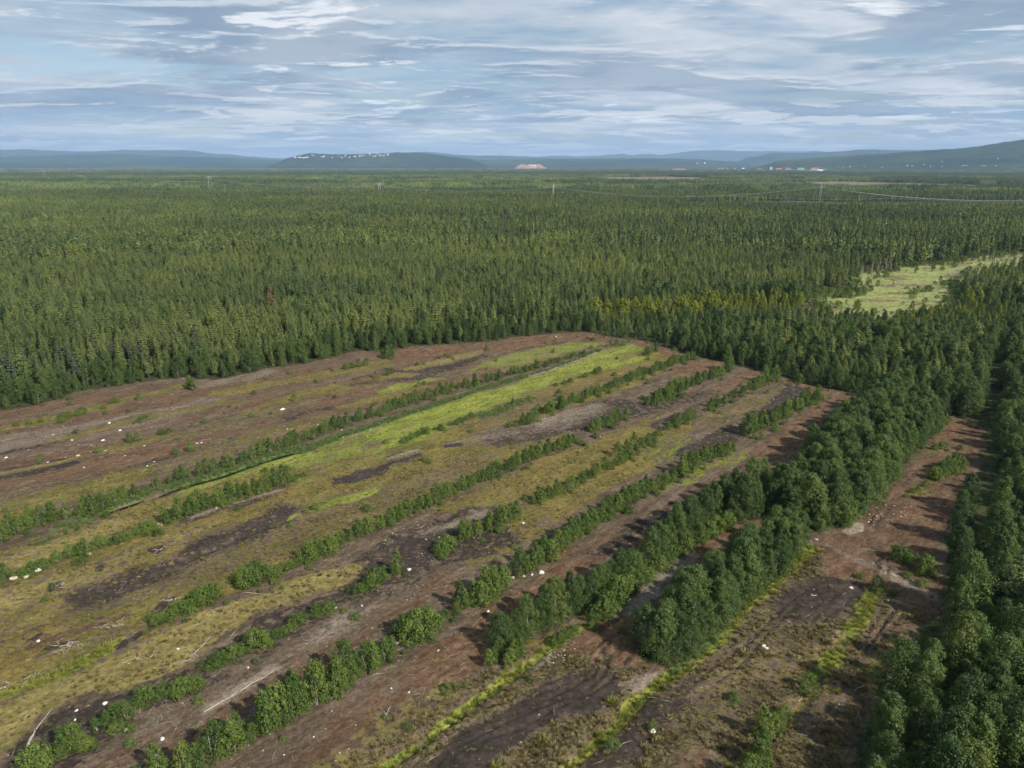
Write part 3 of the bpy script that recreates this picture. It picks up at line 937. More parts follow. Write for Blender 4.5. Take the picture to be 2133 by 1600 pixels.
def sph(n, r=rng):
    v = r.normal(size=(n, 3))
    return v / np.linalg.norm(v, axis=1, keepdims=True)


class Proto:
    pass


protos_all = {}


def make_proto(kind, tv, tf, cv, cf, mt, mc, h):
    p = Proto()
    p.trunk = mesh_from(kind + '_trunk', tv, tf, [mt])
    p.crown = mesh_from(kind + '_crown', cv, cf, [mc])
    nt = len(tv)
    allf = list(map(tuple, tf)) + [tuple(int(i) + nt for i in f) for f in cf]
    p.joined = mesh_from(kind + '_whole', list(tv) + list(cv), allf, [mt, mc], [0] * len(tf) + [1] * len(cf))
    p.h = h
    protos_all.setdefault(kind, []).append(p)
    return p


def broad(kind, h, width, nclump, nleaf, lsize, mat, bark, seed, low=.06, conical=.55, stems=1):
    r = np.random.default_rng(seed)
    tv, tf = [], []
    bend = r.normal(0, .03 * h, 2)
    for s_ in range(stems):
        a = r.uniform(0, 2 * PI)
        off = (0 if stems == 1 else .16 * width)
        dx, dy = math.cos(a) * off, math.sin(a) * off
        tube(tv, tf, [(dx * .2, dy * .2, -.15), (dx * .6 + bend[0] * .3, dy * .6 + bend[1] * .3, h * .35), (dx + bend[0] * .7, dy + bend[1] * .7, h * .7), (dx + bend[0], dy + bend[1], h * .95)],
             [.014 * h, .011 * h, .006 * h, .001 * h], 6)
    cl = []
    for i in range(nclump):
        t = (i + r.uniform(0, 1)) / nclump
        zc = low + (1 - low) * t ** .9
        env = (math.sin(min(1.0, (zc + .12) / .5) * PI / 2)) * (max(0.0, 1 - zc) ** conical) * 1.25
        rad = width * .5 * env * r.uniform(.42, 1.12)
        a = i * 2.39996 + r.uniform(-.5, .5)
        c = np.array([math.cos(a) * rad + bend[0] * zc, math.sin(a) * rad + bend[1] * zc, zc * h])
        cl.append((c, (.11 + .11 * (1 - zc)) * width * r.uniform(.6, 1.5)))
        if rad > .15 * width and i % 2 == 0:
            z0 = max(.05 * h, zc * h - rad * .8)
            tube(tv, tf, [(bend[0] * z0 / h, bend[1] * z0 / h, z0), tuple(c * .96)], [.004 * h, .0012 * h], 4)
    cl.append((np.array([bend[0], bend[1], h * .97]), .11 * width))
    per = nleaf // len(cl)
    cs, ns, ss = [], [], []
    for c, rr in cl:
        d = sph(per, r)
        rad = rr * r.uniform(.45, 1.15, (per, 1))
        q = c + d * rad * np.array([1, 1, 1.15])
        out = d + np.array([c[0], c[1], 0]) / (width * .5) * .5
        cs.append(q)
        ns.append(out * .9 + r.normal(0, .42, (per, 3)) + np.array([0, 0, .25]))
        ss.append(lsize * r.uniform(.6, 1.3, per))
    cs = np.concatenate(cs)
    cs[:, 2] = np.maximum(cs[:, 2], .03 * h)
    v, f = quads(cs, np.concatenate(ns), np.concatenate(ss), 1.3, r)
    return make_proto(kind, tv, tf, v, f, bark, mat, h)


def pine(kind, h, width, nleaf, lsize, mat, bark, seed, bare=.28, top=.55, pad=1.0):
    r = np.random.default_rng(seed)
    tv, tf = [], []
    bx, by = r.normal(0, .02 * h, 2)
    tube(tv, tf, [(0, 0, -.15), (bx * .4, by * .4, h * .4), (bx, by, h * .97)], [.013 * h, .010 * h, .002 * h], 6)
    cs, ns, ss = [], [], []
    nw = 11
    tot = []
    for i in range(nw):
        t = i / (nw - 1)
        zc = bare + (1 - bare) * t
        rad = width * .5 * (1 - t ** 1.25) ** (top + .25) * r.uniform(.8, 1.15) + .14
        nb = 5 if t < .8 else 4
        for j in range(nb):
            a = 2 * PI * j / nb + i * 1.3 + r.uniform(-.4, .4)
            L_ = rad * r.uniform(.65, 1.15)
            tot.append((zc, a, L_, t))
    per = max(3, nleaf // len(tot))
    for zc, a, L_, t in tot:
        ca, sa = math.cos(a), math.sin(a)
        x0, y0, z0 = bx * zc, by * zc, zc * h
        rise = .25 * L_ * (0.2 + t)
        if t < .6:
            tube(tv, tf, [(x0, y0, z0 - .05 * h), (x0 + ca * L_ * .8, y0 + sa * L_ * .8, z0 + rise * .6)], [.0035 * h, .001 * h], 3)
        u = r.uniform(.25, 1.0, per) ** .8
        q = np.stack([x0 + ca * L_ * u, y0 + sa * L_ * u, z0 + rise * u], 1)
        q += r.normal(0, 1, (per, 3)) * np.array([.16, .16, .10]) * (L_ * .9 + .25) * pad
        cs.append(q)
        o = np.tile(np.array([ca * .6, sa * .6, .8]), (per, 1)) + r.normal(0, .5, (per, 3))
        ns.append(o)
        ss.append(lsize * r.uniform(.6, 1.35, per))
    # leader
    k = max(4, nleaf // 30)
    cs.append(np.stack([np.full(k, bx) + r.normal(0, .10, k), np.full(k, by) + r.normal(0, .10, k), h * r.uniform(.93, 1.01, k)], 1))
    ns.append(sph(k, r))
    ss.append(lsize * .8 * np.ones(k))
    v, f = quads(np.concatenate(cs), np.concatenate(ns), np.concatenate(ss), 1.5, r)
    return make_proto(kind, tv, tf, v, f, bark, mat, h)


def spruce(kind, h, width, nleaf, lsize, mat, bark, seed):
    r = np.random.default_rng(seed)
    tv, tf = [], []
    tube(tv, tf, [(0, 0, -.15), (0, 0, h * .98)], [.014 * h, .002 * h], 6)
    cs, ns, ss = [], [], []
    nw = 15
    lay = []
    for i in range(nw):
        t = i / nw
        rad = width * .5 * (1 - t) ** .85 + .08
        for j in range(6):
            lay.append((t, 2 * PI * j / 6 + i * .9 + r.uniform(-.3, .3), rad * r.uniform(.7, 1.15)))
    per = max(3, nleaf // len(lay))
    for t, a, L_ in lay:
        ca, sa = math.cos(a), math.sin(a)
        z0 = h * (.05 + .93 * t)
        if t < .5:
            tube(tv, tf, [(0, 0, z0), (ca * L_ * .8, sa * L_ * .8, z0 - L_ * .28)], [.003 * h, .001 * h], 3)
        u = r.uniform(.05, 1, per) ** .7
        q = np.stack([ca * L_ * u, sa * L_ * u, z0 - L_ * .35 * u ** 1.5 + L_ * .1 * u], 1) + r.normal(0, 1, (per, 3)) * np.array([.13, .13, .06]) * (L_ + .2)
        cs.append(q)
        ns.append(np.tile(np.array([ca * .7, sa * .7, .8]), (per, 1)) + r.normal(0, .4, (per, 3)))
        ss.append(lsize * r.uniform(.6, 1.3, per) * (1 - .4 * t))
    v, f = quads(np.concatenate(cs), np.concatenate(ns), np.concatenate(ss), 1.5, r)
    return make_proto(kind, tv, tf, v, f, bark, mat, h)


for i in range(6):
    broad('birch_tree', 8.0, [4.4, 3.7, 4.9, 4.0, 4.6, 3.5][i], 48, 8200, .145, M_birch, M_bbark, 100 + i, .04, [.42, .5, .36, .48, .40, .55][i])
for i in range(6):
    broad('birch_sapling', 3.0, [2.2, 1.7, 2.0, 2.4, 1.9, 1.6][i], 24, 2000, .11, M_sapl, M_bbark, 140 + i, .08, [.40, .5, .42, .35, .5, .6][i], 2)
for i in range(4):
    broad('willow_bush', 2.0, [2.6, 2.2, 2.9, 2.4][i], 26, 1900, .115, M_sapl, M_bbark, 160 + i, .10, .35, 3)
for i in range(2):
    broad('yellow_birch', 6.0, 3.0, 36, 900, .32, M_yell, M_bbark, 170 + i, .08, .5)
for i in range(5):
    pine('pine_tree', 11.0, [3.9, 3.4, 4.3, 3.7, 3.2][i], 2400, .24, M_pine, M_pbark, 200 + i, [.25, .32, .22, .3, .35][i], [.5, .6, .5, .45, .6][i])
for i in range(3):
    spruce('spruce_tree', 11.0, [3.0, 2.6, 2.8][i], 1700, .30, M_spru, M_pbark, 230 + i)
for i in range(2):
    pine('blue_pine', 9.5, 3.4, 1500, .30, M_bluep, M_pbark, 240 + i, .12, .6)
# lighter versions for far stands
for i in range(5):
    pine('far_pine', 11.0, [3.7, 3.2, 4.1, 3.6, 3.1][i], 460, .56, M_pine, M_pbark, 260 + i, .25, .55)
for i in range(2):
    spruce('far_spruce', 12.0, 3.2, 420, .58, M_spru, M_pbark, 270 + i)
for i in range(2):
    broad('far_birch', 8.0, 3.6, 22, 420, .55, M_birch, M_bbark, 275 + i, .05, .5)
pine('rusty_pine', 11.0, 2.6, 1100, .26, M_rust, M_pbark, 290, .2, .6)


def stand_proto(kind, n, size, mat, seed, h0, h1, lsize, per):
    r = np.random.default_rng(seed)
    cs, ns, ss = [], [], []
    for i in range(n):
        x, y = r.uniform(-size / 2, size / 2, 2)
        h = r.uniform(h0, h1)
        w = r.uniform(1.0, 1.6)
        t = r.uniform(.2, 1, per)
        a = r.uniform(0, 2 * PI, per)
        rr = w * (1 - t) ** .7 + .2
        cs.append(np.stack([x + np.cos(a) * rr, y + np.sin(a) * rr, t * h], 1))
        ns.append(np.stack([np.cos(a), np.sin(a), np.full(per, .7)], 1) + r.normal(0, .3, (per, 3)))
        ss.append(lsize * r.uniform(.7, 1.3, per) * (1.25 - t * .7))
    v, f = quads(np.concatenate(cs), np.concatenate(ns), np.concatenate(ss), 1.4, r)
    return make_proto(kind, [(0, 0, 0), (.1, 0, 0), (0, .1, 0)], [(0, 1, 2)], v, f, M_pbark, mat, h1)


for i in range(3):
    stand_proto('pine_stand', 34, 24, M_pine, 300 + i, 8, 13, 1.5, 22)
stand_proto('spruce_stand', 34, 24, M_spru, 310, 10, 15, 1.5, 22)
for i in range(2):
    stand_proto('wide_stand', 60, 60, [M_pine, M_spru][i], 320 + i, 9, 14, 3.4, 10)


def tag(o, label=None, cat=None, group=None, kind=None):
    if label:
        o['label'] = label
    if cat:
        o['category'] = cat
    if group:
        o['group'] = group
    if kind:
        o['kind'] = kind
    return o


def link(name, me, parent=None, loc=None):
    o = bpy.data.objects.new(name, me)
    C.objects.link(o)
    if parent:
        o.parent = parent
    if loc:
        o.location = loc
    return o


# ------------------------------------------------------------------ ground sheet (one sheet to the horizon)
def build_ground():
    az_in = np.radians(np.linspace(-50, 50, 520))
    az_out = np.radians(np.linspace(50, 310, 60))[1:-1]
    az = np.concatenate([az_in, az_out])
    r1 = np.geomspace(3, 38, 22, endpoint=False)
    r2 = np.geomspace(38, 430, 600, endpoint=False)
    r3 = np.geomspace(430, 30500, 130)
    rr = np.concatenate([r1, r2, r3])
    nr, na = len(rr), len(az)
    R, A = np.meshgrid(rr, az, indexing='ij')
    x = (R * np.sin(A)).ravel()
    y = (R * np.cos(A)).ravel()
    x = np.append(x, 0.0)
    y = np.append(y, 0.0)
    Wt, z = paint(x, y)
    co = np.stack([x, y, z], 1).astype(np.float32)
    i, j = np.meshgrid(np.arange(nr - 1), np.arange(na), indexing='ij')
    a = (i * na + j).ravel()
    b = (i * na + (j + 1) % na).ravel()
    c = ((i + 1) * na + (j + 1) % na).ravel()
    d = ((i + 1) * na + j).ravel()
    f = np.stack([a, d, c, b], 1)
    cen = nr * na
    tri = np.stack([np.full(na, cen), np.arange(na), (np.arange(na) + 1) % na], 1)[:, ::-1]
    tri = np.stack([tri[:, 0], tri[:, 1], tri[:, 2]], 1)
    me = bpy.data.meshes.new('ground')
    me.vertices.add(len(co))
    me.vertices.foreach_set('co', co.ravel())
    loops = np.concatenate([f.ravel(), tri.ravel()]).astype(np.int32)
    me.loops.add(len(loops))
    me.loops.foreach_set('vertex_index', loops)
    nf, ntri = len(f), len(tri)
    me.polygons.add(nf + ntri)
    starts = np.concatenate([np.arange(nf) * 4, nf * 4 + np.arange(ntri) * 3]).astype(np.int32)
    me.polygons.foreach_set('loop_start', starts)
    me.polygons.foreach_set('use_smooth', np.ones(nf + ntri, bool))
    me.update(calc_edges=True)
    me.validate()
    for q, nm in enumerate(('layA', 'layB', 'layC', 'layD')):
        at = me.attributes.new(nm, 'FLOAT_COLOR', 'POINT')
        col = np.ones((len(co), 4), np.float32)
        col[:, :3] = Wt[:, q * 3:q * 3 + 3]
        at.data.foreach_set('color', col.ravel())
    me.materials.append(M_ground)
    o = link('ground', me)
    tag(o, 'flat peat-cut bog ground with brown peat, moss and forest floor', 'ground', kind='structure')
    # a height look-up used to stand things on the ground
    return o


ground = build_ground()


def gz(x, y):
    """ground height under points"""
    x = np.atleast_1d(np.asarray(x, float))
    y = np.atleast_1d(np.asarray(y, float))
    return paint(x, y)[1]


0 and print('T ground', time.time() - _t0)
# ------------------------------------------------------------------ hills
M_hill, nt_, out_ = new_mat('hill_forest')
k_ = NT(nt_)
pos_ = k_.N.new('ShaderNodeNewGeometry').outputs['Position']
n1_ = k_.noise(k_.mapping(pos_, (0, 0, 0), (.0009, .0009, .004)), 1.0, 7, .62)
n2_ = k_.noise(k_.mapping(pos_, (0, 0, 0), (.008, .008, .02)), 1.0, 5, .7)
c_ = k_.mix(k_.step(n1_, .40, .62), (.018, .034, .016), (.050, .072, .028))
c_ = k_.mix(k_.step(n1_, .66, .70), c_, (.11, .10, .055))
c_ = k_.mix(k_.step(n2_, .44, .64), c_, k_.mix(1.0, c_, (.55, .55, .55), 'MULTIPLY'))
p_ = k_.N.new('ShaderNodeBsdfPrincipled')
k_.L.new(c_, p_.inputs['Base Color'])
p_.inputs['Roughness'].default_value = 1
p_.inputs['Specular IOR Level'].default_value = 0
k_.L.new(p_.outputs[0], out_.inputs['Surface'])


def hill(name, crest, D, near_w, far_w, label, seed, power=1.0, amp=.06):
    us = np.array([c[0] for c in crest], float)
    vs = np.array([c[1] for c in crest], float)
    u = np.linspace(us[0], us[-1], max(60, int((us[-1] - us[0]) / 4)))
    v = np.interp(u, us, vs)
    v = np.convolve(np.pad(v, 1, mode='edge'), np.array([1, 2, 1]) / 4, 'valid')
    v = v + (fbm(u / 22, u * 0 + seed, 7) - .5) * 1.6
    pts = [at_dist(a, b, D) for a, b in zip(u, v)]
    rows = np.concatenate([np.linspace(-1, 0, 34), np.linspace(0, 1, 12)[1:]])
    verts, faces = [], []
    nr = len(rows)
    for i, (x, y, z) in enumerate(pts):
        ux, uy = x / D, y / D
        e = min(1.0, (len(pts) - 1 - i) / 14.0, i / 14.0)
        for q, t in enumerate(rows):
            dd = D + (t * near_w if t < 0 else t * far_w)
            prof = (.5 + .5 * math.cos(PI * t)) ** power
            X, Y = ux * dd, uy * dd
            n = 1 + amp * 6 * (float(fbm(np.array([X / 900.]), np.array([Y / 900.]), seed)[0]) - .5) * (1 - prof ** 3)
            rough = (float(vnoise(np.array([X / 60.]), np.array([Y / 60.]), seed)[0]) - .5) * min(10.0, z * .05)
            verts.append((X, Y, max(-1.0, (z * prof * n + rough * prof) * (e if (us[0] > 0 or i > 20) else 1) - 1 * (1 - prof))))
    for i in range(len(pts) - 1):
        for q in range(nr - 1):
            a = i * nr + q
            faces.append((a, a + nr, a + nr + 1, a + 1))
    o = link(name, mesh_from(name, verts, faces, [M_hill], smoothf=True))
    tag(o, label, 'hill', kind='structure')
    return o


hill('hill', [(-400, 309), (0, 312), (45, 311), (100, 314), (170, 316), (230, 314), (260, 312.5), (300, 313.5), (400, 313.5), (430, 319), (455, 321), (490, 322), (510, 326), (560, 329), (640, 333), (720, 338)], 21000, 6500, 4000, 'long blue ridge far off at the left end of the horizon', 1)
hill('hill', [(-400, 326), (0, 327), (120, 323.5), (230, 321), (330, 325), (450, 328), (520, 331), (600, 334), (680, 339)], 15000, 5500, 3000, 'low greenish slope in front of the long left ridge', 2)
hill('hill', [(540, 340), (585, 332), (610, 327), (632, 321.5), (645, 319.5), (660, 320), (690, 321.5), (720, 321.5), (760, 320.5), (800, 319), (830, 317), (860, 318), (900, 321.5), (930, 325), (960, 329), (990, 332), (1040, 338)], 10000, 1900, 1500, 'dark wooded hill with the village on its slope', 3)
hill('hill', [(760, 330), (820, 321), (860, 317), (885, 316.5), (925, 319.5), (950, 322), (975, 324.5), (1020, 324), (1060, 324.5), (1100, 326.5), (1160, 329), (1200, 334)], 19000, 4500, 3500, 'pale blue ridge showing behind the village hill', 4)
hill('hill', [(1040, 330), (1080, 326.5), (1120, 327), (1150, 324.5), (1180, 324), (1200, 325.5), (1250, 324.5), (1268, 321.5), (1285, 321.8), (1298, 320), (1312, 323.5), (1330, 321.7), (1355, 320.8), (1370, 323), (1400, 320.5), (1420, 317.5), (1440, 314.7), (1460, 313.5), (1500, 313), (1540, 314.5), (1600, 315), (1650, 315.5), (1680, 316), (1697, 314), (1725, 316.5), (1800, 320), (1900, 326)], 24000, 5500, 4000, 'blue mountain ridge with a small knoll at the centre right of the horizon', 5, 1.0, .03)
hill('hill', [(1500, 339), (1540, 331), (1580, 325), (1610, 318.5), (1650, 319), (1720, 317.5), (1760, 316), (1785, 312.5), (1800, 311.5), (1830, 312.3), (1870, 312.5), (1900, 313), (1930, 313.5), (1960, 312), (2040, 313), (2133, 314), (2300, 318)], 15500, 4500, 3000, 'dark blue ridge with rocks on top at the right', 6)
hill('hill', [(1560, 341), (1640, 334), (1700, 329), (1760, 326), (1810, 322), (1860, 319), (1910, 316), (1960, 312), (2000, 310), (2040, 305), (2080, 299), (2133, 292), (2200, 286), (2350, 282), (2600, 300)], 9000, 3800, 3000, 'broad wooded mountain slope rising at the right edge', 7, 1.25, .04)
hill('hill', [(900, 341), (1000, 333), (1100, 331.5), (1250, 330.5), (1350, 329.5), (1450, 332), (1520, 336), (1600, 341)], 12500, 3500, 2000, 'low dark wooded rise under the central ridge', 8)

# ------------------------------------------------------------------ tree scattering



def source_collection(name, meshes):
    col = bpy.data.collections.new(name)
    for i, me in enumerate(meshes):
        o = bpy.data.objects.new('%s_%02d' % (name, i), me)
        col.objects.link(o)
    return col


def scatter(name, meshes, xs, ys, zs, scl, idx, label, cat, width=None):
    n = len(xs)
    me = bpy.data.meshes.new(name)
    me.vertices.add(n)
    me.vertices.foreach_set('co', np.stack([xs, ys, zs], 1).astype(np.float32).ravel())
    s3 = np.stack([scl * (width if width is not None else 1), scl * (width if width is not None else 1), scl], 1).astype(np.float32)
    a = me.attributes.new('scl', 'FLOAT_VECTOR', 'POINT')
    a.data.foreach_set('vector', s3.ravel())
    r3 = np.zeros((n, 3), np.float32)
    r3[:, 2] = rng.uniform(0, 2 * PI, n)
    r3[:, :2] = rng.normal(0, .035, (n, 2))
    a = me.attributes.new('rot', 'FLOAT_VECTOR', 'POINT')
    a.data.foreach_set('vector', r3.ravel())
    a = me.attributes.new('idx', 'INT', 'POINT')
    a.data.foreach_set('value', np.asarray(idx, np.int32))
    me.update()
    o = link(name, me)
    col = source_collection(name + '_source', meshes)
    ng = bpy.data.node_groups.new(name, 'GeometryNodeTree')
    ng.interface.new_socket('Geometry', in_out='INPUT', socket_type='NodeSocketGeometry')
    ng.interface.new_socket('Geometry', in_out='OUTPUT', socket_type='NodeSocketGeometry')
    gi = ng.nodes.new('NodeGroupInput')
    go = ng.nodes.new('NodeGroupOutput')
    ci = ng.nodes.new('GeometryNodeCollectionInfo')
    ci.inputs['Collection'].default_value = col
    ci.inputs['Separate Children'].default_value = True
    ci.inputs['Reset Children'].default_value = True
    ip = ng.nodes.new('GeometryNodeInstanceOnPoints')
    ip.inputs['Pick Instance'].default_value = True

    def na(nm, ty):
        q = ng.nodes.new('GeometryNodeInputNamedAttribute')
        q.data_type = ty
        q.inputs['Name'].default_value = nm
        return q.outputs['Attribute']
    ng.links.new(gi.outputs[0], ip.inputs['Points'])
    ng.links.new(ci.outputs[0], ip.inputs['Instance'])
    ng.links.new(na('idx', 'INT'), ip.inputs['Instance Index'])
    ng.links.new(na('rot', 'FLOAT_VECTOR'), ip.inputs['Rotation'])
    ng.links.new(na('scl', 'FLOAT_VECTOR'), ip.inputs['Scale'])
    ng.links.new(ip.outputs[0], go.inputs[0])
    md = o.modifiers.new('scatter', 'NODES')
    md.node_group = ng
    tag(o, label, cat, kind='stuff')
    return o


def jitter_grid(x0, x1, y0, y1, step, seed):
    r = np.random.default_rng(seed)
    gx, gy = np.meshgrid(np.arange(x0, x1, step), np.arange(y0, y1, step))
    gx = gx.ravel() + r.uniform(-.5, .5, gx.size) * step
    gy = gy.ravel() + r.uniform(-.5, .5, gy.size) * step
    return gx, gy


def fill(poly, step, seed, inset=0.0):
    xs = [p[0] for p in poly]
    ys = [p[1] for p in poly]
    x, y = jitter_grid(min(xs), max(xs), min(ys), max(ys), step, seed)
    m = in_poly(x, y, poly)
    if inset:
        d, _ = seg_dist(x, y, poly + [poly[0]])
        m &= d > inset
    return x[m], y[m]


ONES = ['', 'first', 'second', 'third', 'fourth', 'fifth', 'sixth', 'seventh', 'eighth', 'ninth', 'tenth', 'eleventh', 'twelfth',
        'thirteenth', 'fourteenth', 'fifteenth', 'sixteenth', 'seventeenth', 'eighteenth', 'nineteenth']
TENS = ['', '', 'twent', 'thirt', 'fort', 'fift', 'sixt', 'sevent', 'eight', 'ninet']


def ordinal(n):
    if n < 20:
        return ONES[n]
    if n < 100:
        t, o = divmod(n, 10)
        return TENS[t] + ('ieth' if o == 0 else 'y-' + ONES[o])
    h, r = divmod(n, 100)
    base = ['', 'hundred', 'two-hundred', 'three-hundred'][h]
    return base + ('th' if r == 0 else '-and-' + ordinal(r))


def sizeword(h, lo, hi):
    return 'short' if h < lo else ('tall' if h > hi else 'middling')


trees = []     # every countable tree or bush: dict(kind, x, y, h, idx, label, group, w)


def add_tree(kind, x, y, h, label, group, w=1.0):
    trees.append(dict(kind=kind, x=float(x), y=float(y), h=float(h), i=int(rng.integers(0, len(protos_all[kind]))), label=label, group=group, w=w))


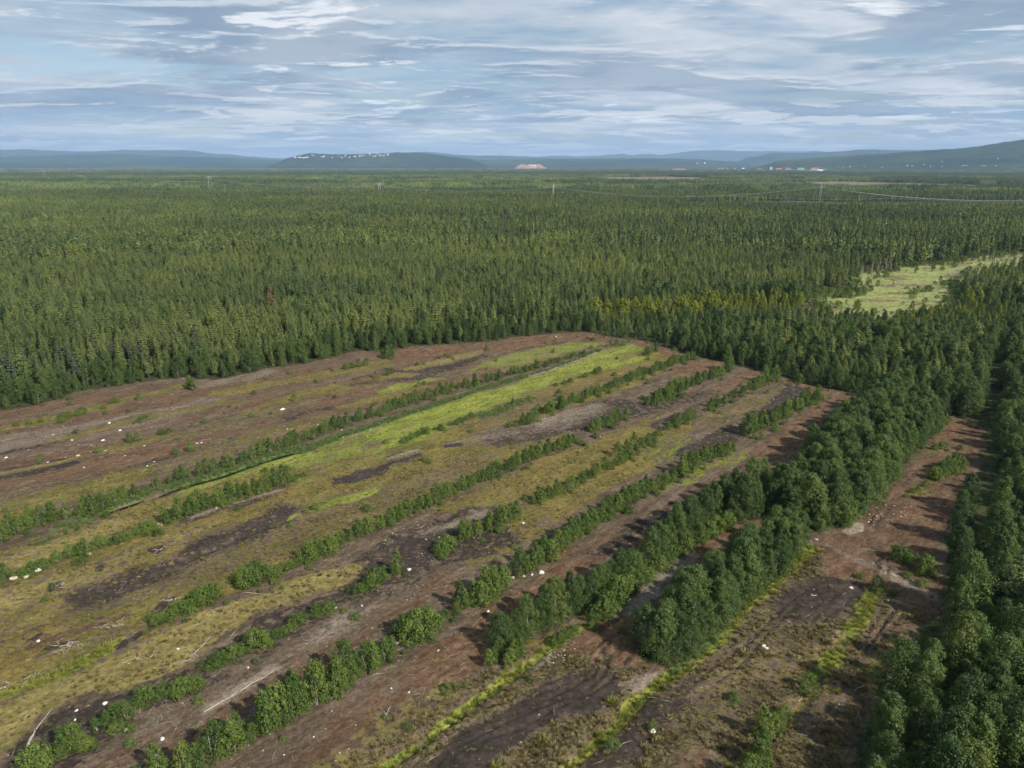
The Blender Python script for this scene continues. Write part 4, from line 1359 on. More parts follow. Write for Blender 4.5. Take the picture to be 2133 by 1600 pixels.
# rows of saplings and trees along the old ditches: (photo px base line, height m near, far, spacing m, spread m, kind, words, gap)
ROWS = [
    ([(-120, 1165), (-20, 1135), (60, 1100), (130, 1082), (200, 1066), (258, 1040), (290, 1028)], 3.2, 2.8, .95, .9, 'birch_sapling', 'shrub row beside the reedy ditch, west of the gap'),
    ([(318, 1016), (375, 1003), (420, 990), (480, 970), (540, 948), (600, 928), (660, 905), (720, 884), (790, 865), (850, 842), (890, 832)], 2.5, 2.4, 1.25, .7, 'birch_sapling', 'shrub row beside the reedy ditch'),
    ([(890, 832), (960, 808), (1010, 797), (1060, 782), (1120, 766)], 2.3, 2.1, 1.3, .8, 'birch_sapling', 'far half of the shrub row beside the bright green grass'),
    ([(1130, 762), (1180, 748), (1220, 738)], 1.2, 1.2, 2.0, .8, 'birch_sapling', 'low bushes at the far end of the reed ditch'),
    ([(345, 1092), (370, 1080), (400, 1070), (450, 1052), (500, 1036), (560, 1016), (592, 1006)], 2.9, 2.9, .85, .7, 'birch_sapling', 'dense shrub row ending at the pale boulder'),
    ([(10, 1208), (60, 1195), (105, 1175), (150, 1162)], 1.3, 1.5, 1.7, .4, 'willow_bush', 'low bushes beside the three pale boulders'),
    ([(165, 1163), (182, 1157)], 3.2, 3.0, 1.0, .3, 'birch_sapling', 'pointed bush pair east of the three boulders'),
    ([(200, 1145), (235, 1135), (262, 1125), (290, 1118), (320, 1106)], 1.8, 1.6, 1.2, .5, 'willow_bush', 'bushes between the boulders and the dense shrub row'),
    ([(1190, 925), (1150, 938), (1120, 950), (1075, 968), (1062, 974)], 2.2, 2.4, .8, .6, 'birch_sapling', 'bright sapling row in the middle of the field'),
    ([(1040, 988), (1000, 1004), (955, 1024), (905, 1048), (880, 1060), (835, 1080), (815, 1092)], 2.1, 2.4, .75, .5, 'birch_sapling', 'long middle sapling row'),
    ([(800, 1098), (770, 1106), (735, 1120), (705, 1136)], 2.3, 2.2, .8, .5, 'birch_sapling', 'near end of the long middle sapling row'),
    ([(685, 1150), (660, 1158), (645, 1166)], 2.4, 2.4, .8, .4, 'willow_bush', 'round bush pair at the end of the middle row'),
    ([(620, 1175), (590, 1190), (570, 1198)], 1.1, 1.1, 1.2, .4, 'willow_bush', 'knee-high bushes between two round bushes'),
    ([(555, 1205), (530, 1212), (500, 1222)], 2.5, 2.4, .75, .7, 'willow_bush', 'big rounded thicket on the olive moss'),
    ([(445, 1250), (415, 1262), (395, 1272), (370, 1280)], 2.0, 1.6, .8, .5, 'willow_bush', 'thicket by the red-brown peat tongue'),
    ([(360, 1286), (340, 1294), (325, 1300)], 1.1, 1.1, .9, .3, 'willow_bush', 'low tail of the thicket by the peat tongue'),
    ([(1448, 746), (1410, 757), (1370, 772), (1320, 788), (1280, 806), (1240, 822), (1200, 838), (1160, 852), (1130, 862)], 2.2, 2.3, 1.05, .6, 'birch_sapling', 'sapling row bordering the green wedge'),
    ([(1115, 878), (1098, 884), (1082, 886)], 2.2, 2.2, .9, .5, 'birch_sapling', 'dark bush group at the pale peat patch'),
    ([(1520, 770), (1512, 774)], 5.0, 5.0, 1.5, .4, 'birch_tree', 'round birch at the far edge of the field'),
    ([(1500, 781), (1470, 792), (1445, 800), (1425, 808), (1400, 818)], 2.4, 2.6, 1.1, 1.0, 'birch_sapling', 'thicket row between the two red peat patches'),
    ([(1412, 822), (1395, 830), (1370, 838), (1345, 845)], 3.6, 3.0, 1.1, 1.3, 'birch_sapling', 'wide thicket near the far edge of the field'),
    ([(1295, 873), (1270, 884), (1245, 893), (1228, 899)], 2.6, 2.1, 1.0, .7, 'birch_sapling', 'short sapling row by the pale streaked peat'),
    ([(1612, 788), (1600, 794), (1585, 802), (1560, 812)], 3.8, 3.2, 1.3, .7, 'birch_sapling', 'tall birches right of the second red peat patch'),
    ([(1550, 818), (1520, 832), (1490, 846), (1475, 856)], 1.8, 1.8, 1.5, 1.2, 'birch_sapling', 'loose saplings below the second red peat patch'),
    ([(1440, 872), (1415, 884), (1395, 895)], 2.6, 2.5, 1.2, .8, 'birch_sapling', 'oval sapling group in the upper field'),
    ([(1375, 908), (1350, 920), (1325, 936)], 1.5, 1.6, 1.2, .6, 'birch_sapling', 'thin saplings below the oval group'),
    ([(1322, 940), (1300, 948), (1290, 952)], 3.0, 2.8, 1.1, .5, 'birch_sapling', 'upright sapling cluster with a shadow to its left'),
    ([(1320, 957), (1280, 968), (1255, 980), (1230, 995), (1205, 1008), (1180, 1020)], 1.8, 1.9, 1.0, .6, 'birch_sapling', 'straggling sapling row in the olive moss'),
    ([(1172, 1024), (1150, 1036), (1125, 1044), (1112, 1048)], 2.4, 2.2, .9, .8, 'birch_sapling', 'bright sapling block in the olive moss'),
    ([(1080, 1075), (1060, 1083), (1035, 1095), (1010, 1108), (985, 1118), (960, 1128)], 2.3, 2.5, .85, .9, 'birch_sapling', 'sapling block beside the pale streak'),
    ([(950, 1138), (930, 1146), (918, 1152)], 2.2, 2.2, .9, .5, 'willow_bush', 'round bushes at the near end of the sapling block'),
    ([(830, 1192), (818, 1196)], 3.2, 3.2, .8, .3, 'birch_sapling', 'lone round birch clump on bare peat'),
    ([(782, 1216), (770, 1224), (758, 1230), (745, 1236)], 1.8, 1.1, .8, .3, 'willow_bush', 'bushes left of the lone birch clump'),
    ([(690, 1275), (665, 1285), (650, 1282)], 1.3, 1.2, .8, .6, 'willow_bush', 'small bushes on the twiggy peat strip'),
    ([(630, 1300), (600, 1312), (580, 1326)], 1.2, 1.1, .9, .4, 'willow_bush', 'low bushes in the twiggy strip'),
    ([(550, 1345), (535, 1350)], 1.9, 1.9, .7, .3, 'willow_bush', 'round bush in the twiggy strip'),
    ([(500, 1362), (480, 1374), (460, 1382), (448, 1388)], 1.5, 1.3, .8, .4, 'willow_bush', 'bush strip left of the twiggy peat'),
    ([(410, 1430), (395, 1440), (370, 1450)], 2.2, 1.8, .8, .5, 'willow_bush', 'bushes left of the long pale log'),
    ([(345, 1445), (335, 1450)], 1.9, 1.9, .6, .3, 'willow_bush', 'single round bush near the dark puddled peat'),
    ([(305, 1465), (290, 1472)], 1.8, 1.8, .7, .3, 'willow_bush', 'low bush behind the pointed birch'),
    ([(272, 1500), (255, 1508), (240, 1514), (205, 1522)], 3.2, 2.4, .9, .5, 'birch_sapling', 'pointed birch with its neighbours, lower left'),
    ([(160, 1562), (140, 1558), (130, 1560)], 3.4, 3.2, .8, .4, 'birch_sapling', 'pale green birch at the lower left corner'),
    ([(190, 1560), (178, 1564)], 1.8, 1.8, .8, .3, 'willow_bush', 'round bush beside the pale green birch'),
    ([(90, 1605), (78, 1600)], 2.0, 2.0, .8, .3, 'willow_bush', 'bush cut by the lower edge'),
    ([(1705, 828), (1680, 845), (1655, 858), (1630, 870), (1605, 884)], 3.0, 3.2, 1.0, .8, 'birch_sapling', 'sapling row left of the big birch grove'),
    ([(1592, 893), (1575, 900), (1555, 906)], 4.0, 3.8, 1.2, .5, 'birch_sapling', 'taller near end of the row left of the big grove'),
    ([(1660, 790), (1665, 800)], 2.2, 2.2, 1, .3, 'birch_sapling', 'small pointed sapling pair by the far corner'),
    ([(1525, 938), (1500, 948), (1475, 958), (1450, 972)], 2.2, 3.0, .9, .5, 'birch_sapling', 'row of slim birches above the grove'),
    ([(1440, 978), (1425, 990), (1408, 998)], 3.4, 3.4, 1.0, .6, 'birch_sapling', 'rounded birch cluster in the long row'),
    ([(1395, 1004), (1370, 1016), (1340, 1030), (1310, 1046), (1285, 1062), (1262, 1078)], 2.4, 2.6, .75, .5, 'birch_sapling', 'long hedge-like birch row'),
    ([(1250, 1085), (1225, 1102), (1200, 1118), (1180, 1134), (1160, 1150)], 2.9, 3.1, .75, .5, 'birch_sapling', 'long hedge-like birch row, middle part'),
    ([(1140, 1164), (1120, 1178), (1098, 1190), (1082, 1194)], 3.4, 3.3, .8, .6, 'birch_sapling', 'birch row just behind the white boulders'),
    ([(1055, 1220), (1040, 1232), (1025, 1242), (1010, 1252)], 3.6, 3.8, .85, .5, 'birch_sapling', 'dense birches west of the white boulders'),
    ([(1000, 1258), (985, 1266), (965, 1270), (950, 1276)], 3.8, 3.6, .9, .5, 'birch_sapling', 'pointed birches casting shadows on red peat'),
    ([(928, 1292), (912, 1298)], 1.3, 1.2, .8, .3, 'willow_bush', 'low bush beside the big round thicket'),
    ([(888, 1318), (868, 1328), (848, 1335), (835, 1330)], 3.0, 3.0, .8, .5, 'willow_bush', 'big round thicket in the red peat'),
    ([(818, 1362), (800, 1374), (780, 1386), (765, 1396), (748, 1402)], 2.9, 2.8, .7, .5, 'birch_sapling', 'birches just below the big round thicket'),
    ([(735, 1410), (715, 1426), (695, 1440), (670, 1455), (650, 1468), (630, 1478), (610, 1486), (595, 1492)], 4.3, 4.5, .8, .8, 'birch_sapling', 'tall birch hedge in the lower field'),
    ([(580, 1502), (560, 1518), (535, 1536), (512, 1548), (490, 1552)], 4.0, 3.9, .8, .8, 'birch_sapling', 'nearer part of the tall birch hedge'),
    ([(480, 1562), (455, 1575), (430, 1590), (400, 1598), (370, 1612), (330, 1625), (290, 1640)], 3.4, 3.2, .9, .7, 'birch_sapling', 'birch hedge at the lower edge'),
    # row G, taller
    ([(1640, 1040), (1600, 1062), (1560, 1075), (1520, 1085)], 6.6, 6.4, 1.7, 1.2, 'birch_tree', 'birches between the field and the big grove'),
    ([(1600, 1040), (1570, 1035), (1530, 1050), (1500, 1062), (1475, 1078)], 6.2, 5.8, 1.7, 1.2, 'birch_tree', 'back rank of birches above the pale path'),
    ([(1470, 1095), (1440, 1112), (1415, 1132), (1390, 1150), (1368, 1165), (1342, 1182)], 6.0, 5.6, 1.35, .8, 'birch_tree', 'tall birch row behind the pale path'),
    ([(1325, 1200), (1300, 1215), (1285, 1222), (1262, 1238), (1240, 1252)], 5.6, 5.4, 1.35, .8, 'birch_tree', 'birch row above the pale path'),
    ([(1222, 1262), (1198, 1276), (1175, 1288), (1150, 1302), (1128, 1312)], 5.0, 5.0, 1.3, .8, 'birch_tree', 'birch row beside the yellow ditch'),
    ([(1102, 1322), (1085, 1334), (1060, 1348), (1040, 1356)], 4.6, 4.4, 1.2, .7, 'birch_tree', 'last birches of the row beside the yellow ditch'),
    ([(1035, 1372), (1022, 1388)], 2.2, 2.4, .8, .3, 'birch_sapling', 'small birches at the row end'),
    ([(1070, 1368), (1055, 1388), (1085, 1362)], 2.2, 2.4, 1.0, .3, 'birch_sapling', 'small green birches near the yellow stripe'),
    ([(1520, 1098), (1490, 1108), (1460, 1120), (1430, 1142), (1400, 1166), (1370, 1190)], 2.2, 2.2, 1.1, .6, 'willow_bush', 'low shrubs on the upper edge of the pale path'),
    ([(1350, 1205), (1320, 1222), (1295, 1245), (1260, 1280), (1238, 1292)], 2.4, 2.6, 1.2, .5, 'willow_bush', 'rounded shrubs on the edge of the pale path'),
    ([(1200, 1318), (1165, 1335), (1150, 1346)], 1.1, 1.1, 1.3, .4, 'willow_bush', 'small shrubs in the yellow grass by the path'),
    # left part of the field
    ([(120, 880), (150, 868), (175, 862)], 1.6, 1.8, 1.6, .8, 'willow_bush', 'yellow-green bushes near the left forest edge'),
    ([(30, 892), (60, 884), (80, 882)], 1.0, 1.1, 2.0, .8, 'willow_bush', 'low bushes close to the left frame edge'),
    ([(215, 850), (245, 835)], 1.1, 1.4, 2.4, .5, 'willow_bush', 'small bushes along the upper left strip'),
    ([(288, 832), (292, 833)], 2.4, 2.4, 1, .3, 'birch_sapling', 'small pointed birch near the left forest'),
    ([(396, 810), (400, 808), (404, 812)], 3.8, 3.6, 1.1, .5, 'birch_sapling', 'dark green birch clump in front of the left forest'),
    ([(302, 870), (310, 868)], 1.4, 1.4, 1, .4, 'willow_bush', 'olive bush in the upper left strips'),
    ([(263, 925), (272, 920), (284, 917)], 2.2, 1.6, 1.0, .4, 'birch_sapling', 'dark bush group in the left strips'),
    ([(378, 893), (400, 890)], 1.6, 1.5, 2.6, .1, 'birch_sapling', 'twin little cone-shaped bushes'),
    ([(338, 905), (350, 901)], 1.0, 1.0, 1.2, .3, 'willow_bush', 'low bush left of the twin cones'),
    ([(210, 938), (200, 942)], 1.1, 1.1, 1.2, .3, 'willow_bush', 'dark low bush by a pale stone'),
    ([(365, 946), (402, 938)], 1.2, 1.4, 3.5, .1, 'willow_bush', 'bush beside the group of pale stones'),
    ([(425, 880), (432, 878)], 1.1, 1.1, 1.0, .2, 'willow_bush', 'low dark bush on the heath strip'),
    ([(612, 836), (614, 836)], 1.8, 1.8, 1, .1, 'birch_sapling', 'tiny lone bush in the middle of the brown strip'),
    ([(718, 768), (738, 766), (760, 762)], 1.4, 1.6, 1.6, .7, 'willow_bush', 'bushes in front of the forest edge'),
    ([(800, 748), (812, 745), (818, 742), (806, 738)], 3.2, 3.4, 1.3, .9, 'birch_sapling', 'tall sapling clump standing before the forest'),
    ([(776, 786), (780, 786)], 2.0, 2.0, 1, .2, 'birch_sapling', 'left one of two bushes below the tall sapling clump'),
    ([(805, 782), (820, 778)], 1.9, 1.8, 1.0, .4, 'birch_sapling', 'right one of two bushes below the tall sapling clump'),
    ([(1010, 727), (1013, 727)], 2.2, 2.2, 1, .2, 'birch_sapling', 'single bush on the red peat by the forest'),
    ([(1066, 842), (1068, 842)], 1.9, 1.9, 1, .2, 'birch_sapling', 'lone bush inside the bright green wedge'),
    ([(838, 922), (870, 912), (900, 900), (940, 888), (980, 872)], 1.0, 1.2, 1.4, .8, 'willow_bush', 'low bushes on the lower rim of the green wedge'),
    ([(1262, 724), (1275, 722), (1288, 718)], 1.8, 1.8, 1.3, .5, 'birch_sapling', 'bushes at the tip of the reed ditch'),
    ([(1345, 742), (1352, 738), (1362, 734), (1372, 732)], 2.6, 3.4, 1.2, .5, 'birch_sapling', 'pair of birches at the tip of the green wedge'),
    ([(1160, 805), (1180, 798), (1250, 775)], 1.0, 1.2, 3.0, .5, 'willow_bush', 'tiny bushes inside the green wedge'),
    ([(655, 1062), (640, 1068)], 1.0, 1.1, 1.3, .4, 'willow_bush', 'low bush at the end of the bright streak'),
    ([(600, 1005), (625, 1000), (640, 990)], 1.0, 1.0, 2.0, .7, 'willow_bush', 'straggling bushes right of the dense shrub row'),
    # right side
    ([(1676, 1440), (1680, 1438)], 2.2, 2.2, 1, .1, 'birch_sapling', 'lone round bush beside the yellow ditch stripe'),
    ([(1830, 1236), (1828, 1232)], 2.3, 2.2, 1, .3, 'birch_sapling', 'dark bush at the top of the yellow stripe'),
    ([(1862, 1238), (1866, 1240)], 1.0, 1.0, 1, .1, 'willow_bush', 'small shrub right of the dark bush'),
    ([(1632, 1492), (1620, 1505)], 2.4, 2.6, .9, .4, 'birch_sapling', 'right-hand birches of the lower ditch clump'),
    ([(1608, 1520), (1595, 1540)], 3.0, 3.0, .9, .4, 'birch_sapling', 'dark birches in the lower ditch clump'),
    ([(1590, 1570), (1575, 1598), (1555, 1630)], 2.8, 2.8, .9, .5, 'birch_sapling', 'bright birches cut by the lower edge'),
    ([(1865, 1160), (1878, 1172), (1890, 1160)], 1.6, 2.0, 1.2, .4, 'willow_bush', 'yellow-green shrub beside the track bend'),
    ([(1900, 1180), (1918, 1186), (1925, 1200)], 1.8, 2.0, 1.1, .4, 'willow_bush', 'green shrubs right of the track bend'),
    ([(1885, 1202), (1890, 1204)], 1.0, 1.0, 1, .2, 'willow_bush', 'small shrub right on the track edge'),
    ([(1918, 1222), (1922, 1220)], 1.3, 1.3, 1, .2, 'willow_bush', 'small shrub before the forest opening'),
    ([(1890, 1030), (1905, 1022), (1920, 1010), (1935, 1002)], .6, .9, 1.9, 1.2, 'willow_bush', 'green shrubs in the middle of the eastern strip'),
    ([(1945, 1000), (1960, 990), (1975, 985), (1990, 975)], 2.2, 2.6, 1.3, .8, 'willow_bush', 'taller shrubs by the eastern forest edge'),
    ([(1950, 940), (1965, 930)], .9, .9, 1.6, .8, 'willow_bush', 'tiny shrubs near the upper end of the strip'),
    ([(1958, 880), (1950, 895), (1935, 905)], 2.0, 2.4, 1.2, .6, 'willow_bush', 'yellowish shrubs at the far corner of the big grove'),
    ([(1778, 1068), (1790, 1060), (1800, 1052), (1760, 1100)], 2.6, 2.6, 1.2, .6, 'birch_sapling', 'bright saplings at the foot of the big grove'),
    ([(1842, 1012), (1858, 1000), (1870, 985)], 2.6, 3.0, 1.2, .5, 'birch_sapling', 'bright saplings along the track side of the grove'),
]

for pts, h0, h1, sp_, spread, kind, words in ROWS:
    P = densify(W(pts), 2.0)
    # start from the end nearest the camera, so the ordinals mean something
    if math.hypot(*P[0]) > math.hypot(*P[-1]):
        P = P[::-1]
        h0, h1 = h1, h0
    seg = [0.0]
    for a, b in zip(P[:-1], P[1:]):
        seg.append(seg[-1] + math.hypot(b[0] - a[0], b[1] - a[1]))
    L_ = seg[-1]
    n = max(1, int(L_ / (sp_ * (.62 if kind == 'birch_tree' else .84))) + 1)
    small = sum(1 for _ in range(1))
    for i in range(n):
        s_ = 0 if n == 1 else L_ * i / (n - 1)
        s_ = min(max(s_ + rng.uniform(-.35, .35) * sp_, 0), L_)
        x = np.interp(s_, seg, [p[0] for p in P]) + rng.normal(0, spread * .45)
        y = np.interp(s_, seg, [p[1] for p in P]) + rng.normal(0, spread * .45)
        h = (h0 + (h1 - h0) * s_ / max(L_, .1)) * rng.uniform(.62, 1.16) * (1.0 if kind == 'birch_tree' else 1)
        if rng.random() < .12:
            h *= .6
        noun = {'birch_sapling': 'sapling', 'willow_bush': 'bush', 'birch_tree': 'birch'}[kind]
        if n == 1:
            lab = words
        else:
            lab = '%s %s from near end, %s' % (ordinal(i + 1), noun, words)
        add_tree(kind, x, y, h, lab, words, rng.uniform(.75, 1.0) if kind == 'birch_tree' else 1.0)


def ranks(xs, ys, axis, step):
    """rank across and position along an axis given in degrees"""
    c, s = math.cos(axis), math.sin(axis)
    al = xs * c + ys * s
    ac = xs * s - ys * c
    rk = np.floor((ac.max() - ac) / step).astype(int)
    return al, rk


# the two birch groves
for cw, step, seed, h_lo, h_hi, words in ((clumph_w, 1.65, 11, 5.2, 7.2, 'grove by the pale path'),
                                          (clumpi_w, 2.05, 13, 5.4, 7.7, 'big grove by the eastern track')):
    x, y = fill(cw, step, seed)
    al, rk = ranks(x, y, math.radians(46.5), step * 1.2)
    d, _ = seg_dist(x, y, cw + [cw[0]])
    for r_ in sorted(set(rk)):
        ii = [i for i in np.argsort(al) if rk[i] == r_]
        for q, i in enumerate(ii):
            h = rng.uniform(h_lo, h_hi) * (.78 + .22 * min(1, d[i] / 2.5))
            add_tree('birch_tree', x[i], y[i], h, '%s birch from below, %s rank from the right, %s' % (ordinal(q + 1), ordinal(int(r_) + 1), words), 'birches of the ' + words, rng.uniform(1.0, 1.28))


# forests -------------------------------------------------------------
def forest_ok(x, y, margin=.3):
    m = ~in_poly(x, y, field_w)
    mi = in_poly(x, y, meadow_w)
    dm, _ = seg_dist(x, y, meadow_w + [meadow_w[0]])
    m &= ~(mi | (dm < 3))
    for cwp in clear_w:
        m &= ~in_poly(x, y, cwp)
    for P, w_ in lanes_w:
        dl, _ = seg_dist(x, y, P)
        m &= dl > w_ * .5
    return m


def pick_kind(x, y):
    """which tree grows where, from the photograph's stands"""
    u, v = to_px(x, y)
    n = fbm(x / 28, y / 28, 61)
    r = rng.random(len(x))
    dl, _ = seg_dist(x, y, field_w[1:31])
    out = np.full(len(x), 'pine_tree', dtype=object)
    left = u < 1270
    # left forest: pines, birch fringe at the edge, some spruce patches
    out[(r < .12 + .5 * smooth(.52, .68, n))] = 'spruce_tree'
    out[r > .95] = 'birch_tree'
    edge = dl < 9
    out[edge & (r > .15)] = 'birch_tree'
    out[edge & (r > .85)] = 'pine_tree'
    bl = (dl > 6) & (dl < 26) & (u < 420) & (r > .72)
    out[bl] = 'blue_pine'
    # right block: mixed
    right = (u > 1330) & (v > 625) & (v < 900)
    out[right & (r < .26) & (dl > 6)] = 'pine_tree'
    out[right & (r >= .26)] = 'birch_tree'
    # yellowing birches along the mire stream
    st, _ = seg_dist(x, y, W([(1270, 664), (1400, 655), (1560, 640), (1680, 640)]))
    out[(st < 8) & (r > .12)] = 'yellow_birch'
    st2, _ = seg_dist(x, y, W([(1900, 650), (2010, 640), (2080, 650), (2150, 670)]))
    out[(st2 < 22) & (r > .55)] = 'yellow_birch'
    out[(st2 < 22) & (r <= .55)] = 'birch_tree'
    # east of the strip: birch wood
    east = (u > 1790) & (v > 900)
    out[east & (r < .97)] = 'birch_tree'
    out[east & (r >= .97)] = 'pine_tree'
    hedge = (u > 2040) & (v > 690) & (v <= 905)
    out[hedge & (r < .8)] = 'birch_tree'
    return out, dl, n


HEI = {'pine_tree': (5.8, 8.8), 'spruce_tree': (5.8, 9.4), 'birch_tree': (4.8, 7.6), 'blue_pine': (6.0, 8.0), 'yellow_birch': (4.4, 6.0)}

# near forest, to ~620 m
fx, fy = jitter_grid(-420, 420, 30, 560, 2.45, 21)
az_ = np.abs(np.arctan2(fx, fy))
rr_ = np.hypot(fx, fy)
m = (az_ < math.radians(47)) & (rr_ < 420)
fx, fy = fx[m], fy[m]
m = forest_ok(fx, fy)
fx, fy = fx[m], fy[m]
fk, fdl, fn = pick_kind(fx, fy)
thin = rng.random(len(fx)) < np.where(fk == 'birch_tree', 1.0, .66 + .5 * fbm(fx / 9, fy / 9, 111))
fu, fv = to_px(fx, fy)
# the wood thins towards the mire
dmm, _ = seg_dist(fx, fy, meadow_w + [meadow_w[0]])
thin &= ~((dmm < 14) & (rng.random(len(fx)) < .6) & (fv < 605))
fx, fy, fk, fdl, fu, fv = fx[thin], fy[thin], fk[thin], fdl[thin], fu[thin], fv[thin]
fh = np.array([rng.uniform(*HEI[k]) for k in fk])
fh *= np.where((fu > 1790) & (fv > 900), .95, 1.0)
fh *= np.where(fu < 1790, np.interp(fdl, [0, 4, 14], [.55, .82, 1.0]), np.where(fdl < 3, .72, 1.0))
fh *= (.74 + .40 * fbm(fx / 18, fy / 18, 71)) * rng.uniform(.82, 1.2, len(fx))
far_start = np.hypot(fx, fy)

st_, _ = seg_dist(fx, fy, W([(1270, 664), (1400, 655), (1560, 640), (1680, 640)]))
fh *= np.where((st_ >= 8) & (st_ < 34) & (fv > 645) & (fu > 1250) & (fu < 1700), .62, 1.0)
dmm, _ = seg_dist(fx, fy, meadow_w + [meadow_w[0]])
fh *= np.where((dmm < 34) & (fv > 640), .5, 1.0)
# forest-edge and nearest trees become individuals; the rest of each kind is one mass
cand = np.argsort(far_start)
visible_u = (fu > -60) & (fu < 2200)
NOUN = {'pine_tree': 'pine', 'spruce_tree': 'spruce', 'birch_tree': 'birch', 'blue_pine': 'bluish pine', 'yellow_birch': 'yellowing birch'}
forest_entries = []
for i in range(len(fx)):
    forest_entries.append(dict(kind=fk[i], x=fx[i], y=fy[i], h=fh[i], i=int(rng.integers(0, len(protos_all[fk[i]]))), w=rng.uniform(.88, 1.12), u=fu[i], v=fv[i], dl=fdl[i], forest=True, label=None, group=None))
for t in trees:
    t['u'], t['v'] = [float(q) for q in to_px(t['x'], t['y'])]
    t['forest'] = False


def in_view(t):
    if not (-40 < t['u'] < 2175):
        return False
    # top of the crown has to reach into the frame
    depth = t['y'] * cp + CAM_H * sp
    up = t['y'] * sp + (t['h'] - CAM_H) * cp
    return CY - FPX * up / depth < 1598


def px_size(t):
    return t['h'] / math.hypot(t['x'], t['y'], CAM_H)


LIMIT = 296
individuals, masses = [], {}
pool = {}
for t in trees + forest_entries:
    pool.setdefault(t['kind'], []).append(t)
for kind, lst in pool.items():
    seen = sorted([t for t in lst if in_view(t)], key=px_size, reverse=True)
    # trees deep inside a wood are hidden behind others: prefer rows, groves and edges
    front = [t for t in seen if (not t['forest']) or t['dl'] < 10 or t['v'] > 1150]
    backs = [t for t in seen if t['forest'] and not (t['dl'] < 10 or t['v'] > 1150)]
    chosen = (front + backs)[:LIMIT]
    ids = set(id(t) for t in chosen)
    individuals += chosen
    masses[kind] = [t for t in lst if id(t) not in ids]

# labels of forest individuals: by stretch of the wood and rank from its edge
STRETCH = [(-200, 1270, 0, 905, 'left forest'), (1270, 1800, 0, 905, 'forest behind the field'),
           (1800, 2400, 0, 905, 'forest above the eastern strip'), (1700, 2400, 905, 1255, 'wood beside the eastern track'), (1700, 2400, 1255, 3000, 'wood in the lower right corner')]
buckets = {}
for t in individuals:
    if not t['forest']:
        continue
    name = 'far forest'
    for a, b, c, d, nm in STRETCH:
        if a <= t['u'] < b and c <= t['v'] < d:
            name = nm
    t['stretch'] = name
    rk = int(t['dl'] // 2.9)
    t['rk'] = rk
    buckets.setdefault((name, rk, t['kind']), []).append(t)
for (name, rk, kind), lst in buckets.items():
    side = name.startswith('wood')
    lst.sort(key=(lambda t: -t['v']) if side else (lambda t: t['u']))
    for q, t in enumerate(lst):
        fr = 'front rank' if rk == 0 else '%s rank back' % ordinal(rk + 1)
        t['label'] = '%s %s from %s, %s of the %s' % (ordinal(q + 1), NOUN[kind], 'bottom' if side else 'left', fr, name)
        t['group'] = '%ss of the %s' % (NOUN[kind].replace('birch', 'birche') if kind.endswith('birch') or kind == 'birch_tree' else NOUN[kind], name)

# ---- build the individuals: an Empty with trunk and crown
ix = np.array([t['x'] for t in individuals])
iy = np.array([t['y'] for t in individuals])
iz = gz(ix, iy)
OBJN = {'birch_tree': 'birch_tree', 'birch_sapling': 'birch_sapling', 'willow_bush': 'willow_bush', 'pine_tree': 'pine_tree',
        'spruce_tree': 'spruce_tree', 'blue_pine': 'bluish_pine_tree', 'yellow_birch': 'yellow_birch_tree'}
CATN = {'birch_tree': 'tree', 'birch_sapling': 'sapling', 'willow_bush': 'bush', 'pine_tree': 'tree', 'spruce_tree': 'tree', 'blue_pine': 'tree', 'yellow_birch': 'tree'}


def place(t, z):
    p = protos_all[t['kind']][t['i']]
    e = bpy.data.objects.new(OBJN.get(t['kind'], t['kind']), None)
    C.objects.link(e)
    e.empty_display_size = .5
    s = t['h'] / p.h
    e.location = (t['x'], t['y'], z)
    e.rotation_euler = (random.gauss(0, .03), random.gauss(0, .03), random.uniform(0, 6.28))
    wd = s * t.get('w', 1.0)
    if t['kind'] in ('birch_sapling', 'willow_bush'):
        wd = s * .58 + .34 * random.uniform(.8, 1.2)
    e.scale = (wd, wd, s)
    tag(e, t['label'], CATN.get(t['kind'], 'tree'), t['group'])
    a = bpy.data.objects.new('trunk' if 'bush' not in t['kind'] else 'stem', p.trunk)
    b = bpy.data.objects.new('crown', p.crown)
    for o in (a, b):
        C.objects.link(o)
        o.parent = e
    return e


for t, z in zip(individuals, iz):
    place(t, float(z))

# one rust-coloured dead pine stands out in the left forest
rx, ry = G(570, 668)
place(dict(kind='rusty_pine', x=rx, y=ry, h=12.0, i=0, w=1.0, label='rust-brown dead pine standing out in the green left forest', group=None), 0.0).name = 'dead_pine_tree'

0 and print('T individuals', time.time() - _t0)
# ---- masses near
MASS = {'birch_tree': ('birch_wood', 'rest of the birch wood, crown behind crown'), 'birch_sapling': ('sapling_thicket', 'rest of the small birch saplings in the far rows'),
        'willow_bush': ('bush_thicket', 'rest of the low bushes'), 'pine_tree': ('pine_forest', 'dense green pine forest behind its front trees'),
        'spruce_tree': ('spruce_forest', 'dark spruces mixed through the pine forest'), 'blue_pine': ('bluish_pine_forest', 'rest of the bluish pines'),
        'yellow_birch': ('yellow_birch_wood', 'rest of the yellowing birches by the mire')}
for kind, lst in masses.items():
    if not lst:
        continue
    X = np.array([t['x'] for t in lst])
    Y = np.array([t['y'] for t in lst])
    H = np.array([t['h'] for t in lst])
    I = np.array([t['i'] for t in lst])
    scatter(MASS[kind][0], [p.joined for p in protos_all[kind]], X, Y, np.zeros(len(X)), H / protos_all[kind][0].h, I, MASS[kind][1], 'forest', rng.uniform(.85, 1.12, len(X)))

